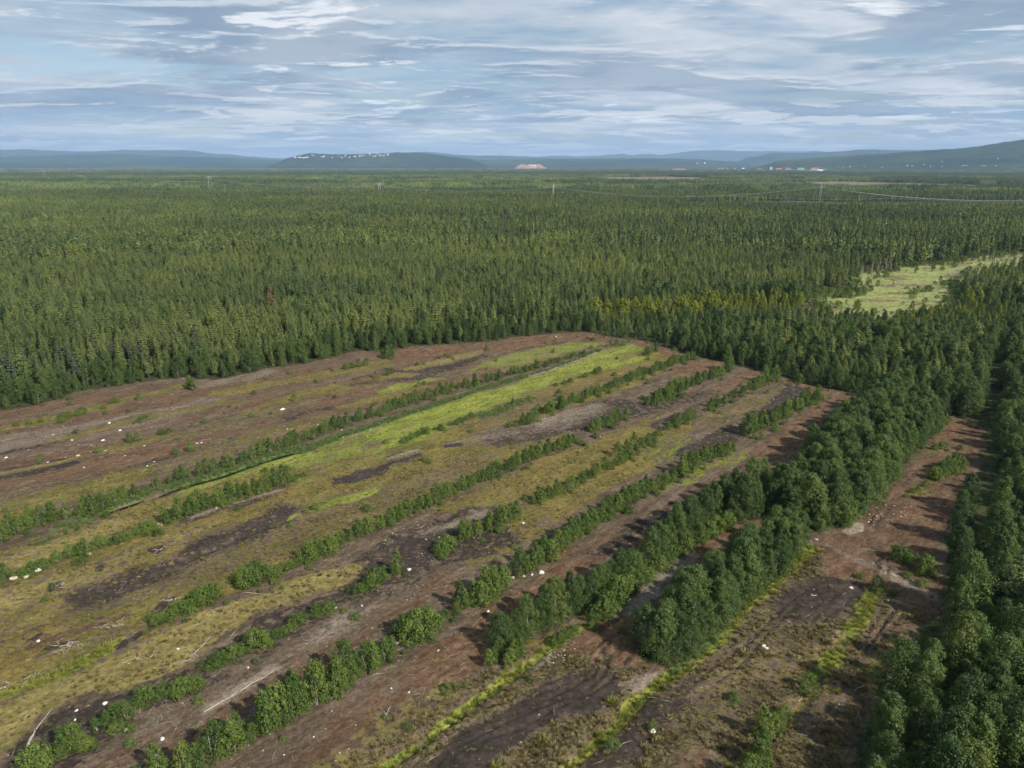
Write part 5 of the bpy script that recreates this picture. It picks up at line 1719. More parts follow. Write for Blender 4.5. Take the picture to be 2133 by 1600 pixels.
# ---- mid forest 420..1500 m (lighter trees)
X, Y = jitter_grid(-1150, 1150, 250, 1500, 3.7, 31)
R_ = np.hypot(X, Y)
m = (np.abs(np.arctan2(X, Y)) < math.radians(40)) & (R_ >= 420) & (R_ < 1500)
X, Y = X[m], Y[m]
R_ = R_[m]
m = forest_ok(X, Y) & (rng.random(len(X)) < np.interp(R_, [420, 700, 1500], [1.0, .9, .62]))
X, Y = X[m], Y[m]
n = fbm(X / 60, Y / 60, 61)
n2 = fbm(X / 160, Y / 110, 67)
u_, v_ = to_px(X, Y)
r = rng.random(len(X))
ki = rng.integers(0, 5, len(X))
ki = np.where(r < .08 + .45 * smooth(.55, .68, n), rng.integers(5, 7, len(X)), ki)
ki = np.where((r > .93) | ((n2 > .62) & (r > .5)), rng.integers(7, 9, len(X)), ki)
hh = rng.uniform(6.2, 12.0, len(X)) * (.72 + .5 * fbm(X / 90, Y / 90, 73))
# low regrowth in the wide openings past the power line
hh *= np.where((v_ < 417) & (n2 > .50), .62, 1.0)
hh *= np.where((v_ > 421) & (v_ < 441) & (u_ > 1430), .28, 1.0)
hh *= np.where((v_ > 384) & (v_ < 402) & (u_ > 1580), .35, 1.0)
scatter('middle_forest', [p.joined for k in ('far_pine', 'far_spruce', 'far_birch') for p in protos_all[k]], X, Y, np.zeros(len(X)),
        hh / 11.0, ki, 'continuous pine forest of the middle distance out to the power line', 'forest', rng.uniform(.9, 1.25, len(X)))

# ---- far forest as stands
X, Y = jitter_grid(-3600, 3600, 900, 4600, 21, 33)
R_ = np.hypot(X, Y)
m = (np.abs(np.arctan2(X, Y)) < math.radians(39)) & (R_ >= 1490) & (R_ < 4500)
X, Y = X[m], Y[m]
n = fbm(X / 300, Y / 200, 91)
m = forest_ok(X, Y) & (n > .30) & (rng.random(len(X)) < .8)
X, Y, n = X[m], Y[m], n[m]
v_ = to_px(X, Y)[1]
ki = np.where((n > .60) | (rng.random(len(X)) < .12) | (np.hypot(X, Y) > 3300), 3, rng.integers(0, 3, len(X)))  # farthest stands all dark spruce: cloud shadow put into the tree colour
scatter('far_forest', [p.joined for k in ('pine_stand', 'spruce_stand') for p in protos_all[k]], X, Y, np.zeros(len(X)),
        rng.uniform(.75, 1.1, len(X)) * (.7 + .6 * n), ki, 'far conifer forest reaching towards the horizon', 'forest')
X, Y = jitter_grid(-9500, 9500, 3000, 11500, 75, 35)
R_ = np.hypot(X, Y)
m = (np.abs(np.arctan2(X, Y)) < math.radians(39)) & (R_ >= 4450) & (R_ < 10500)
X, Y = X[m], Y[m]
n = fbm(X / 700, Y / 500, 93)
m = (n > .40)
TOWN = [(1380, 357), (1540, 356), (1730, 360), (1730, 352), (1380, 350)]
X, Y, n = X[m], Y[m], n[m]
u_, v_ = to_px(X, Y)
m = ~((u_ > 1370) & (u_ < 1740) & (v_ > 348.5) & (v_ < 354.5))
X, Y, n = X[m], Y[m], n[m]
scatter('farthest_forest', [p.joined for p in protos_all['wide_stand']], X, Y, np.zeros(len(X)), rng.uniform(.8, 1.15, len(X)),
        rng.integers(0, 2, len(X)), 'bluish forest plain below the hills', 'forest')

# ------------------------------------------------------------------ dead snags round the mire
r = np.random.default_rng(5)
snag_meshes = []
for i in range(4):
    tv, tf = [], []
    h = 9.0
    tube(tv, tf, [(0, 0, -.2), (r.normal(0, .1), r.normal(0, .1), h * .5), (r.normal(0, .25), r.normal(0, .25), h)], [.11, .07, .02], 6)
    for j in range(9):
        z0 = r.uniform(.35, .95) * h
        a = r.uniform(0, 6.28)
        L_ = r.uniform(.5, 1.5) * (1.2 - z0 / h)
        tube(tv, tf, [(0, 0, z0), (math.cos(a) * L_, math.sin(a) * L_, z0 + L_ * .3)], [.035, .01], 3)
    snag_meshes.append(mesh_from('snag', tv, tf, [M_dead]))
snags = []
for (u0, v0, u1, v1, nn, nm) in ((1790, 575, 1900, 552, 20, 'upper-left shore of the mire'), (1960, 585, 2030, 565, 15, 'right-hand shore of the mire'),
                                 (2040, 550, 2120, 538, 10, 'far right shore of the mire'), (1880, 540, 2000, 528, 12, 'far forest edge above the mire'),
                                 (1520, 622, 1650, 612, 5, 'stream of yellowing birches')):
    lst = []
    for i in range(nn):
        t = r.uniform()
        lst.append((u0 + (u1 - u0) * t, v0 + (v1 - v0) * t + r.normal(0, 2.5)))
    lst.sort()
    for q, (u, v) in enumerate(lst):
        x, y = G(u, v)
        o = link('dead_tree', snag_meshes[int(r.integers(0, 4))], loc=(x, y, 0))
        s = r.uniform(.35, .85)
        o.scale = (1.2, 1.2, s)
        o.rotation_euler = (r.normal(0, .05), r.normal(0, .05), r.uniform(0, 6.28))
        tag(o, '%s bare grey dead trunk from the left on the %s' % (ordinal(q + 1), nm), 'tree', 'bare dead trunks on the ' + nm)

# ------------------------------------------------------------------ grass: tussocks, ditch grass, reeds, seedlings
def tuft_mesh(name, n, h, w, mat, seed, spread=.5):
    r = np.random.default_rng(seed)
    v, f = [], []
    for i in range(n):
        a = r.uniform(0, 2 * PI)
        rad = r.uniform(0, spread)
        bx_, by_ = math.cos(a) * rad * .5, math.sin(a) * rad * .5
        hh = h * r.uniform(.6, 1.15)
        lx, ly = math.cos(a) * rad * .8 + r.normal(0, .05), math.sin(a) * rad * .8 + r.normal(0, .05)
        px_, py_ = -math.sin(a) * w, math.cos(a) * w
        b = len(v)
        v += [(bx_ - px_, by_ - py_, -.05), (bx_ + px_, by_ + py_, -.05), (bx_ + lx + px_ * .6, by_ + ly + py_ * .6, hh * .8), (bx_ + lx * 1.5, by_ + ly * 1.5, hh)]
        f += [(b, b + 1, b + 2, b + 3)]
    return mesh_from(name, v, f, [mat])


ts = [tuft_mesh('tussock', 26, .26, .035, M_gtuft, 400 + i, .26) for i in range(3)]
yg = [tuft_mesh('ditch_grass', 26, .42, .035, M_ygrass, 410 + i, .35) for i in range(2)]
rd = [tuft_mesh('reed', 26, .8, .03, M_reed, 420 + i, .4) for i in range(2)]


def veg(xr, yr, step, seed, fn):
    x, y = jitter_grid(*xr, *yr, step, seed)
    u, v = to_px(x, y)
    m = (u > -60) & (u < 2190) & (v < 1640)
    x, y = x[m], y[m]
    Wt, z = paint(x, y)
    p = fn(Wt, x, y)
    m = rng.random(len(x)) < p
    return x[m], y[m], z[m], Wt[m]


def L2(Wt, k):
    return Wt[:, LI[k]]


x, y, z, Wt = veg((-45, 70), (44, 100), .30, 51, lambda w, x, y: L2(w, 'tuft') * .85 * smooth(.36, .60, fbm(x / 1.6, y / 1.6, 81)) * (1 - L2(w, 'floor')) + .10 * L2(w, 'ochre'))
scatter('tussock_grass', ts, x, y, z, rng.uniform(.4, 1.15, len(x)), rng.integers(0, 3, len(x)), 'straw-coloured sedge tussocks on dark peat', 'grass')
x, y, z, Wt = veg((-130, 90), (44, 230), .42, 53, lambda w, x, y: np.clip(L2(w, 'green') * 1.0 - .15, 0, 1) * (1 - L2(w, 'floor')) * np.where(y < 95, 1.0, .10))
scatter('ditch_grass', yg, x, y, z, rng.uniform(.5, 1.05, len(x)) * np.where(y < 95, 1, .6), rng.integers(0, 2, len(x)), 'yellow-green grass along the ditches and in the bright wedge', 'grass')
x, y, z, Wt = veg((-130, 60), (60, 230), .38, 55, lambda w, x, y: np.clip(L2(w, 'reed') * 1.3 - .2, 0, 1))
scatter('reeds', rd, x, y, z, rng.uniform(.35, .8, len(x)), rng.integers(0, 2, len(x)), 'fresh green reeds filling the long ditch', 'grass')
x, y, z, Wt = veg((-75, 70), (44, 125), .42, 63, lambda w, x, y: (L2(w, 'moss') * .5 + L2(w, 'ochre') * .4 + L2(w, 'heath') * .5) * (1 - L2(w, 'floor')) * smooth(.42, .62, fbm(x / 2.6, y / 2.6, 97)))
scatter('moss_tufts', ts + yg[:1], x, y, z, rng.uniform(.3, .75, len(x)), rng.choice([0, 1, 2, 3], len(x)), 'low straw and olive tufts over the mossy strips', 'grass')
# scrub round the edge of the mire
x, y = jitter_grid(100, 420, 240, 480, 2.6, 65)
ins_ = in_poly(x, y, meadow_w)
dm_, _ = seg_dist(x, y, meadow_w + [meadow_w[0]])
isl, _ = seg_dist(x, y, W([(1755, 618), (1785, 612)]))
pr_ = np.where(ins_, .55 * np.exp(-(dm_ / 5.0)) + .05 * smooth(.5, .62, fbm(x / 12, y / 12, 99)), np.exp(-(dm_ / 4.0)) * .6) + (isl < 4) * .8
m = rng.random(len(x)) < pr_
x, y = x[m], y[m]
scatter('mire_scrub', [p.joined for p in protos_all['willow_bush']] + [p.joined for p in protos_all['birch_sapling'][:3]], x, y, np.zeros(len(x)), rng.uniform(.3, 1.3, len(x)), rng.integers(0, 7, len(x)), 'loose scrub thinning out round the bright mire', 'scrub', rng.uniform(.8, 1.3, len(x)))
# clumpy yellow sedge mounds in the foreground
x, y, z, Wt = veg((-10, 60), (44, 90), 1.15, 57, lambda w, x, y: (L2(w, 'tuft') + .5 * L2(w, 'ochre')) * .65 * smooth(.5, .66, fbm(x / 6, y / 6, 83)))
big = [tuft_mesh('sedge', 60, .34, .045, M_gtuft, 430, .42), tuft_mesh('sedge', 60, .38, .045, M_ygrass, 431, .40)]
scatter('sedge_mounds', big, x, y, z, rng.uniform(.7, 1.35, len(x)), (rng.random(len(x)) < .45).astype(int), 'pale yellow sedge mounds dotted over the foreground peat', 'grass')
# heather-like dwarf plants and seedlings on the strips
seed_meshes = [p.joined for p in protos_all['willow_bush'][:3]]


def row_near(x, y):
    d = np.full(x.shape, 99.0)
    for pts, h0, h1, sp_, spread, kind, words in ROWS[:64]:
        dd, _ = seg_dist(x, y, W(pts))
        d = np.minimum(d, dd)
    return d


x, y = jitter_grid(-130, 100, 44, 230, 1.15, 59)
u, v = to_px(x, y)
m = (u > -60) & (u < 2190) & (v < 1640) & in_poly(x, y, field_w) & ~in_poly(x, y, clumph_w) & ~in_poly(x, y, clumpi_w)
x, y = x[m], y[m]
Wt, z = paint(x, y)
d = row_near(x, y)
p = (.55 * np.exp(-(d / 1.6) ** 2) + .08 * smooth(.56, .70, fbm(x / 5, y / 5, 87))) * (1 - .7 * L2(Wt, 'tuft')) * (1 - .6 * L2(Wt, 'dark')) * (1 - L2(Wt, 'reed')) * (1 - .7 * L2(Wt, 'green'))
m = rng.random(len(x)) < p
x, y, z = x[m], y[m], z[m]
scatter('seedling_growth', seed_meshes, x, y, z, rng.uniform(.12, .48, len(x)), rng.integers(0, 3, len(x)), 'knee-high birch seedlings and heather scattered over the strips', 'undergrowth', rng.uniform(.9, 1.5, len(x)))

0 and print('T veg', time.time() - _t0)
# ------------------------------------------------------------------ stones
def stone_mesh(seed, mat, flat=.62):
    r = np.random.default_rng(seed)
    import bmesh
    bm = bmesh.new()
    bmesh.ops.create_icosphere(bm, subdivisions=2, radius=.5)
    ax = r.uniform(.75, 1.25, 3)
    ph = r.uniform(0, 9, 6)
    for v in bm.verts:
        c = v.co.copy()
        k = 1 + .16 * math.sin(c.x * 5 + ph[0]) * math.cos(c.y * 4 + ph[1]) + .12 * math.sin(c.z * 7 + ph[2] + c.x * 3) + r.normal(0, .035)
        v.co = Vector((c.x * ax[0] * k, c.y * ax[1] * k, c.z * flat * ax[2] * k + .12))
    me = bpy.data.meshes.new('stone')
    bm.to_mesh(me)
    bm.free()
    me.materials.append(mat)
    return me


stones_w = [stone_mesh(500 + i, M_white) for i in range(5)]
stones_p = [stone_mesh(510 + i, M_stone) for i in range(5)]


def stone(u, v, size, pale, label, name='stone', group=None, flat=1.0):
    x, y = G(u, v)
    me = (stones_p if pale else stones_w)[random.randrange(5)]
    z = float(gz(x, y)[0]) - .10 * size
    o = link(name, me, loc=(x, y, z))
    o.scale = (size, size * random.uniform(.7, 1.0), size * random.uniform(.75, 1.05) * flat)
    o.rotation_euler = (0, 0, random.uniform(0, 6.28))
    tag(o, label, 'boulder' if name == 'boulder' else 'stone', group)
    return o


NAMED = [
    (28, 1207, 1.55, 1, 'leftmost of the three pale boulders beside low bushes', 'boulder'),
    (55, 1202, 1.65, 1, 'middle one of the three pale boulders', 'boulder'),
    (79, 1189, 1.45, 0, 'rightmost and whitest of the three boulders', 'boulder'),
    (188, 1154, 1.1, 1, 'pale boulder tucked under the pointed bush pair', 'boulder'),
    (335, 1094, 1.75, 1, 'big pale boulder at the lower end of the dense shrub row', 'boulder'),
    (451, 1060, .95, 1, 'small pale boulder below the dense shrub row', 'boulder'),
    (588, 853, 1.6, 0, 'white flat boulder alone on the brown upper strip', 'boulder'),
    (80, 1336, .7, 0, 'round white stone on the red-brown peat tongue', 'stone'),
    (219, 1466, .9, 0, 'elongated white stone on wet black peat, lower left', 'stone'),
    (262, 1522, .75, 0, 'white stone on brown peat right of the pointed birch', 'stone'),
    (338, 1540, .75, 0, 'white angular stone near the lower edge', 'stone'),
    (517, 1391, .6, 0, 'white stone at the upper end of the long pale log', 'stone'),
    (828, 1341, .85, 1, 'upright pale boulder between the round thicket and the birches', 'boulder'),
    (823, 1339, .6, 1, 'smaller pale boulder left of the upright one', 'boulder'),
    (1128, 1193, 1.35, 0, 'largest white boulder in front of the birch row', 'boulder'),
    (1108, 1197, .7, 0, 'white boulder left of the largest white boulder', 'boulder'),
    (1090, 1200, .85, 1, 'pale boulder third from the right in front of the birch row', 'boulder'),
    (1069, 1203, .95, 1, 'leftmost pale boulder at the near end of the birch row', 'boulder'),
    (1360, 1524, .85, 0, 'lone white stone on dark tussock peat at the bottom', 'stone'),
    (1590, 1348, 1.0, 0, 'larger white stone of the pair beside the wheel ruts', 'stone'),
    (1596, 1352, .6, 0, 'smaller white stone of the pair beside the wheel ruts', 'stone'),
    (1773, 1225, .8, 0, 'white stone on the dark purple peat near the junction', 'stone'),
    (1850, 1251, .7, 1, 'dull pale stone right of the yellow stripe head', 'stone'),
    (1090, 1090, 1.0, 0, 'white stone on dark peat right of the sapling block', 'stone'),
    (394, 932, 1.0, 1, 'pale boulder beside the bush in the left strips', 'boulder'),
    (366, 936, .8, 1, 'pale boulder left of the boulder beside the bush', 'boulder'),
    (250, 896, 1.1, 0, 'flat white stone in the upper left brown strip', 'stone'),
    (214, 917, 1.1, 0, 'flat white stone left of the dark bush group', 'stone'),
    (150, 917, .8, 0, 'white stone left of the flat white stone', 'stone'),
    (163, 949, 1.1, 1, 'pale stone below the dark low bush', 'stone'),
    (13, 954, 1.0, 0, 'white stone close to the left frame edge', 'stone'),
    (228, 881, .9, 0, 'white stone on the moss line of the upper left', 'stone'),
    (411, 924, .7, 1, 'pale stone right of the stone group in the left strips', 'stone'),
    (420, 923, .6, 0, 'small white stone right of the pale stone in the left strips', 'stone'),
    (852, 1187, .8, 0, 'white stone on the right flank of the lone birch clump', 'stone'),
    (852, 1444, .5, 0, 'small white stone on the red peat of the lower field', 'stone'),
    (815, 1435, .42, 0, 'tiny white stone left of the small white stone on red peat', 'stone'),
    (754, 1262, .55, 0, 'round white stone on the twiggy strip below the lone clump', 'stone'),
    (371, 1352, .5, 0, 'white stone on dark peat below the small dark pool', 'stone'),
    (322, 1394, .5, 0, 'narrow white stone on the moss of the lower left', 'stone'),
    (159, 1479, .55, 0, 'white stone left on the black wet peat', 'stone'),
    (156, 1499, .5, 0, 'white stone below the left one on the black peat', 'stone'),
    (1700, 1125, .7, 1, 'pale stone at the corner between both groves', 'stone'),
    (700, 1267, .5, 0, 'white stone beside the small bushes of the twiggy strip', 'stone'),
    (913, 1356, .45, 0, 'white stone in front of a seedling on the red peat', 'stone'),
    (1017, 1275, .5, 0, 'white stone right below the pointed birches', 'stone'),
]
for u, v, s_, pale, lab, nm in NAMED:
    stone(u, v, s_ * .62, pale, lab, nm)
AREAS = [
    ((1160, 1372), (22, 12), 20, .34, 'rubble heap at the lower end of the yellow ditch'),
    ((1172, 1345), (30, 12), 8, .30, 'path edge above the rubble heap'),
    ((1840, 1065), (60, 12), 26, .42, 'red peat of the track junction'),
    ((1800, 1080), (22, 10), 8, .38, 'pale sandy spot at the junction'),
    ((1150, 880), (80, 18), 14, .5, 'pale streaked peat in the middle of the field'),
    ((960, 1290), (70, 30), 14, .32, 'red peat around the pointed birches'),
    ((1330, 880), (90, 40), 16, .5, 'upper field between the thickets'),
    ((1560, 850), (70, 30), 14, .5, 'dark strip near the far corner'),
    ((650, 900), (160, 18), 14, .5, 'brown strip behind the reed ditch'),
    ((200, 930), (160, 45), 18, .6, 'brown strips of the upper left'),
    ((900, 1120), (120, 35), 16, .38, 'dark peat beside the middle row'),
    ((700, 1300), (160, 60), 14, .30, 'twiggy peat strip'),
    ((620, 1520), (120, 60), 14, .26, 'peat below the tall birch hedge'),
    ((1290, 1290), (20, 12), 4, .3, 'pale path'),
    ((1480, 930), (60, 30), 10, .42, 'field left of the big grove'),
]
for (cu, cv), (ru, rv), n_, s_, nm in AREAS:
    lst = []
    while len(lst) < n_:
        u, v = cu + random.uniform(-1, 1) * ru, cv + random.uniform(-1, 1) * rv
        lst.append((u, v))
    lst.sort()
    for q, (u, v) in enumerate(lst):
        stone(u, v, s_ * .52 * random.uniform(.4, 1.2), random.random() < .3, '%s small white stone from left, %s' % (ordinal(q + 1), nm), 'stone', 'small white stones on the ' + nm)

# ------------------------------------------------------------------ logs, roots and branches
def log(u0, v0, u1, v1, rad, label, branches=0, name='fallen_log', wig=.15):
    (x0, y0), (x1, y1) = G(u0, v0), G(u1, v1)
    z0, z1 = float(gz(x0, y0)[0]), float(gz(x1, y1)[0])
    tv, tf = [], []
    n = 7
    L_ = math.hypot(x1 - x0, y1 - y0)
    pts = []
    for i in range(n):
        t = i / (n - 1)
        pts.append(((x1 - x0) * t + random.gauss(0, wig * .3), (y1 - y0) * t + random.gauss(0, wig * .3), (z1 - z0) * t + rad * .8 + random.uniform(0, .05)))
    tube(tv, tf, pts, [rad * (1 - .6 * i / (n - 1)) for i in range(n)], 7)
    o = link(name, mesh_from(name, tv, tf, [M_dead], smoothf=True), loc=(x0, y0, z0))
    for b in range(branches):
        i = random.randrange(1, n - 1)
        a = math.atan2(y1 - y0, x1 - x0) + random.choice((-1, 1)) * random.uniform(.4, 1.1)
        bl = random.uniform(.15, .35) * L_
        q = pts[i]
        bv, bf = [], []
        tube(bv, bf, [q, (q[0] + math.cos(a) * bl * .5, q[1] + math.sin(a) * bl * .5, q[2] + .12), (q[0] + math.cos(a + .2) * bl, q[1] + math.sin(a + .2) * bl, q[2] + .03)],
             [rad * .4, rad * .28, rad * .12], 5)
        link('branch', mesh_from('branch', bv, bf, [M_dead]), o)
    tag(o, label, 'log')


log(58, 1558, 75, 1520, .17, 'thick pale log lying upright in the lower left corner', 0)
log(75, 1520, 110, 1472, .06, 'thin pale branch above the thick log in the lower left', 1)
log(425, 1484, 500, 1440, .075, 'long pale log on the twiggy peat strip', 1)
log(500, 1440, 575, 1396, .07, 'second long pale log in line with the first', 1)
log(405, 1364, 445, 1320, .05, 'thin pale branch at the moss edge of the lower left', 1)
log(470, 1305, 470, 1306, .05, 'short pale stick', 0) if False else None
log(500, 1235, 590, 1243, .05, 'thin log pointing right below the big rounded thicket', 0)
log(798, 1500, 815, 1470, .07, 'pale leaning branch on dark peat beside the tussocks', 2)
log(1800, 1432, 1776, 1442, .07, 'pale log between the lone bush and the right wood', 0)
log(1664, 1456, 1674, 1442, .06, 'short log at the foot of the lone round bush', 0)
log(1690, 1180, 1715, 1190, .05, 'pale stick on the dark peat by the junction', 0)
log(1688, 1242, 1702, 1240, .08, 'short whitish log on the dark purple peat', 1)
log(1790, 1143, 1840, 1150, .05, 'long bent stick across the track', 1)
log(60, 860, 62, 850, .05, 'x', 0) if False else None


def root_tangle(u, v, size, label, n=9):
    x, y = G(u, v)
    z = float(gz(x, y)[0])
    e = bpy.data.objects.new('root_tangle', None)
    C.objects.link(e)
    e.location = (x, y, z)
    for i in range(n):
        a = random.uniform(0, 6.28)
        L_ = size * random.uniform(.4, 1.0)
        tv, tf = [], []
        pts = [(random.gauss(0, size * .28), random.gauss(0, size * .18), .06)]
        L_ *= .7
        for k in range(1, 5):
            a += random.gauss(0, .5)
            pts.append((pts[-1][0] + math.cos(a) * L_ / 4, pts[-1][1] + math.sin(a) * L_ / 4 * .8, max(.03, .14 + random.gauss(0, .06) - .02 * k)))
        tube(tv, tf, pts, [.04 * (1 - .2 * k) for k in range(5)], 5)
        link('root', mesh_from('root', tv, tf, [M_dead]), e)
    tag(e, label, 'roots')


root_tangle(130, 1350, 2.6, 'bleached root tangle on the big black peat patch', 12)
root_tangle(150, 1345, 2.0, 'bleached roots right on the big black peat patch', 8)
root_tangle(240, 1305, 2.2, 'bleached root tangle below the red-brown tongue', 11)
root_tangle(118, 1220, 2.2, 'grey roots on the small black patch under the boulders', 8)
root_tangle(292, 1372, 1.8, 'bleached roots on the small black pool', 8)
root_tangle(330, 1146, 1.7, 'grey roots on the black patch below the big boulder', 6)
root_tangle(350, 1255, 2.0, 'grey roots beside the thicket by the peat tongue', 9)
root_tangle(400, 1372, 2.2, 'grey brushwood between moss and twiggy strip', 10)
root_tangle(20, 1432, 2.0, 'grey roots at the left frame edge by the green stripe', 8)
root_tangle(66, 1412, 1.6, 'grey roots beside the green stripe', 7)
root_tangle(452, 1280, 1.6, 'brushwood on the moss beside the thicket', 7)

# countless twigs
stick = []
for i in range(4):
    tv, tf = [], []
    pts = [(-.5, 0, .03), (-.15, random.gauss(0, .05), .07), (.2, random.gauss(0, .06), .05), (.5, random.gauss(0, .05), .03)]
    tube(tv, tf, pts, [.010, .013, .010, .004], 4)
    tube(tv, tf, [pts[1], (.05, .2, .08)], [.007, .003], 3)
    stick.append(mesh_from('stick', tv, tf, [M_dead]))
x, y, z, Wt = veg((-130, 90), (44, 215), .95, 61, lambda w, x, y: np.clip((1 - w.sum(1)) + L2(w, 'pale') * 1.2 + L2(w, 'red') * .55 + L2(w, 'dark') * .45, 0, 1) * (1 - L2(w, 'floor')) * (1 - L2(w, 'track')) * smooth(.42, .64, fbm(x / 8, y / 8, 89)) * .6)
scatter('scattered_twigs', stick, x, y, z, rng.uniform(.4, 1.5, len(x)), rng.integers(0, 4, len(x)), 'pale twigs and wood fibres littering the cut peat', 'twigs')

# water in the long ditch
wp = W([(228, 1065), (262, 1055), (285, 1046)])


def water_strip(pts, hw, label):
    P = densify(W(pts), 1.2)
    v, f = [], []
    for i, (x, y) in enumerate(P):
        a, b = P[max(0, i - 1)], P[min(len(P) - 1, i + 1)]
        dx, dy = b[0] - a[0], b[1] - a[1]
        l = math.hypot(dx, dy)
        w_ = hw * (.5 + .8 * vnoise(np.array([x / 2.]), np.array([y / 2.]), 4)[0]) * min(1, .2 + i / 3, .2 + (len(P) - 1 - i) / 3)
        v += [(x - dy / l * w_, y + dx / l * w_, -.26), (x + dy / l * w_, y - dx / l * w_, -.26)]
    for i in range(len(P) - 1):
        f.append((2 * i, 2 * i + 1, 2 * i + 3, 2 * i + 2))
    o = link('ditch_water', mesh_from('ditch_water', v, f, [M_water]))
    tag(o, label, 'water', kind='structure')


water_strip([(225, 1066), (262, 1055), (300, 1040)], .9, 'short dark pool in the reedy ditch')
water_strip([(330, 1032), (400, 1008), (460, 992), (540, 963), (620, 940)], .36, 'long dark water line in the reedy ditch')

# marker post at the far end
x, y = G(1158, 716)
tv, tf = [], []
tube(tv, tf, [(0, 0, -.1), (0, 0, 1.9)], [.13, .12], 8)
e = link('marker_post', mesh_from('marker_post', tv, tf, [plain_material('dark_post', (.06, .055, .05), (.09, .08, .07))]), loc=(x, y, 0))
tv, tf = [], []
tube(tv, tf, [(0, 0, 1.9), (0, 0, 2.3)], [.16, .15], 8)
link('cap', mesh_from('cap', tv, tf, [M_white]), e)
tag(e, 'small dark post with a white top at the far end of the field', 'post')

0 and print('T stones', time.time() - _t0)
# ------------------------------------------------------------------ power line
def box(verts, faces, x0, x1, y0, y1, z0, z1):
    b = len(verts)
    verts += [(x0, y0, z0), (x1, y0, z0), (x1, y1, z0), (x0, y1, z0), (x0, y0, z1), (x1, y0, z1), (x1, y1, z1), (x0, y1, z1)]
    faces += [(b, b + 3, b + 2, b + 1), (b + 4, b + 5, b + 6, b + 7), (b, b + 1, b + 5, b + 4), (b + 1, b + 2, b + 6, b + 5), (b + 2, b + 3, b + 7, b + 6), (b + 3, b, b + 4, b + 7)]


def lattice_leg(p0, p1, w0, w1, rad):
    """four corner bars with diagonals"""
    tv, tf = [], []
    n = 9
    P0, P1 = Vector(p0), Vector(p1)
    cor = [(-1, -1), (1, -1), (1, 1), (-1, 1)]
    pts = [[P0.lerp(P1, i / n) + Vector((cx * (w0 + (w1 - w0) * i / n) / 2, cy_ * (w0 + (w1 - w0) * i / n) / 2, 0)) for cx, cy_ in cor] for i in range(n + 1)]
    for c in range(4):
        tube(tv, tf, [pts[i][c] for i in (0, n)], [rad, rad], 4)
        for i in range(n):
            tube(tv, tf, [pts[i][c], pts[i + 1][(c + 1) % 4]], [rad * .6, rad * .6], 3)
    return tv, tf


def pylon(u, vtop, vbase, label, width_px, big=True, rot=0.0):
    x, y, zt = at_dist(u, vtop, CAM_H * FPX / ((vbase - HOR) * math.sqrt(1 + ((u - CX) / FPX) ** 2)) * (1 + ((u - CX) / FPX) ** 2))
    e = bpy.data.objects.new('pylon' if big else 'power_pole', None)
    C.objects.link(e)
    e.location = (x, y, 0)
    e.rotation_euler = (0, 0, rot)
    h = max(10, zt)
    sp2 = (7.0 if big else 3.0)
    rad = .13 if big else .14
    yb = h * (.84 if big else .9)
    for s in (-1, 1):
        if big:
            tv, tf = lattice_leg((s * (sp2 * .55 + 1.2), 0, 0), (s * sp2 * .5, 0, yb), .4, .7, rad * .55)
        else:
            tv, tf = [], []
            tube(tv, tf, [(s * sp2 * .5, 0, 0), (s * sp2 * .5, 0, h)], [.15, .12], 6)
        link('leg', mesh_from('leg', tv, tf, [M_metal]), e)
        if big:
            tv, tf = [], []
            tube(tv, tf, [(s * sp2 * .5, 0, yb), (s * sp2 * .62, 0, h)], [rad * 1.5, rad], 4)
            link('peak', mesh_from('peak', tv, tf, [M_metal]), e)
    arm = sp2 * (1.35 if big else .95)
    tv, tf = [], []
    tube(tv, tf, [(-arm, 0, yb), (arm, 0, yb)], [rad, rad], 4)
    if big:
        tube(tv, tf, [(-arm, 0, yb), (-sp2 * .5, 0, yb + 1.3), (sp2 * .5, 0, yb + 1.3), (arm, 0, yb)], [rad * .8] * 4, 4)
        for i in range(8):
            t0 = -sp2 * .5 + i * sp2 / 8
            tube(tv, tf, [(t0, 0, yb + (1.3 if i % 2 else 0)), (t0 + sp2 / 8, 0, yb + (0 if i % 2 else 1.3))], [rad * .6] * 2, 3)
    link('crossarm', mesh_from('crossarm', tv, tf, [M_metal]), e)
    for s in (-1, 0, 1):
        tv, tf = [], []
        tube(tv, tf, [(s * arm * .95, 0, yb), (s * arm * .95, 0, yb - (2.2 if big else .8))], [.12, .12], 5)
        link('insulator', mesh_from('insulator', tv, tf, [M_wire]), e)
    tag(e, label, 'pylon' if big else 'power pole', 'pylons of the high-voltage line' if big else 'poles of the small power line')
    return (x, y, yb - (2.2 if big else .8), arm * .95, rot)


def wires(a, b, sag, label, rad, name='power_cable', n=26):
    """three conductors hanging between two crossarms; each is its own cable"""
    for k, s in enumerate((-1, 0, 1)):
        tv, tf = [], []
        pts = []
        for i in range(n + 1):
            t = i / n
            ax = a[0] + math.cos(a[4]) * s * a[3]
            ay = a[1] + math.sin(a[4]) * s * a[3]
            bx_ = b[0] + math.cos(b[4]) * s * b[3]
            by_ = b[1] + math.sin(b[4]) * s * b[3]
            pts.append((ax + (bx_ - ax) * t, ay + (by_ - ay) * t, a[2] + (b[2] - a[2]) * t - 4 * sag * t * (1 - t)))
        tube(tv, tf, pts, [rad] * (n + 1), 4)
        o = link(name, mesh_from(name, tv, tf, [M_wire]))
        tag(o, '%s cable of the three %s' % (('nearest', 'middle', 'farthest')[k], label), 'cable', 'power cables ' + label)


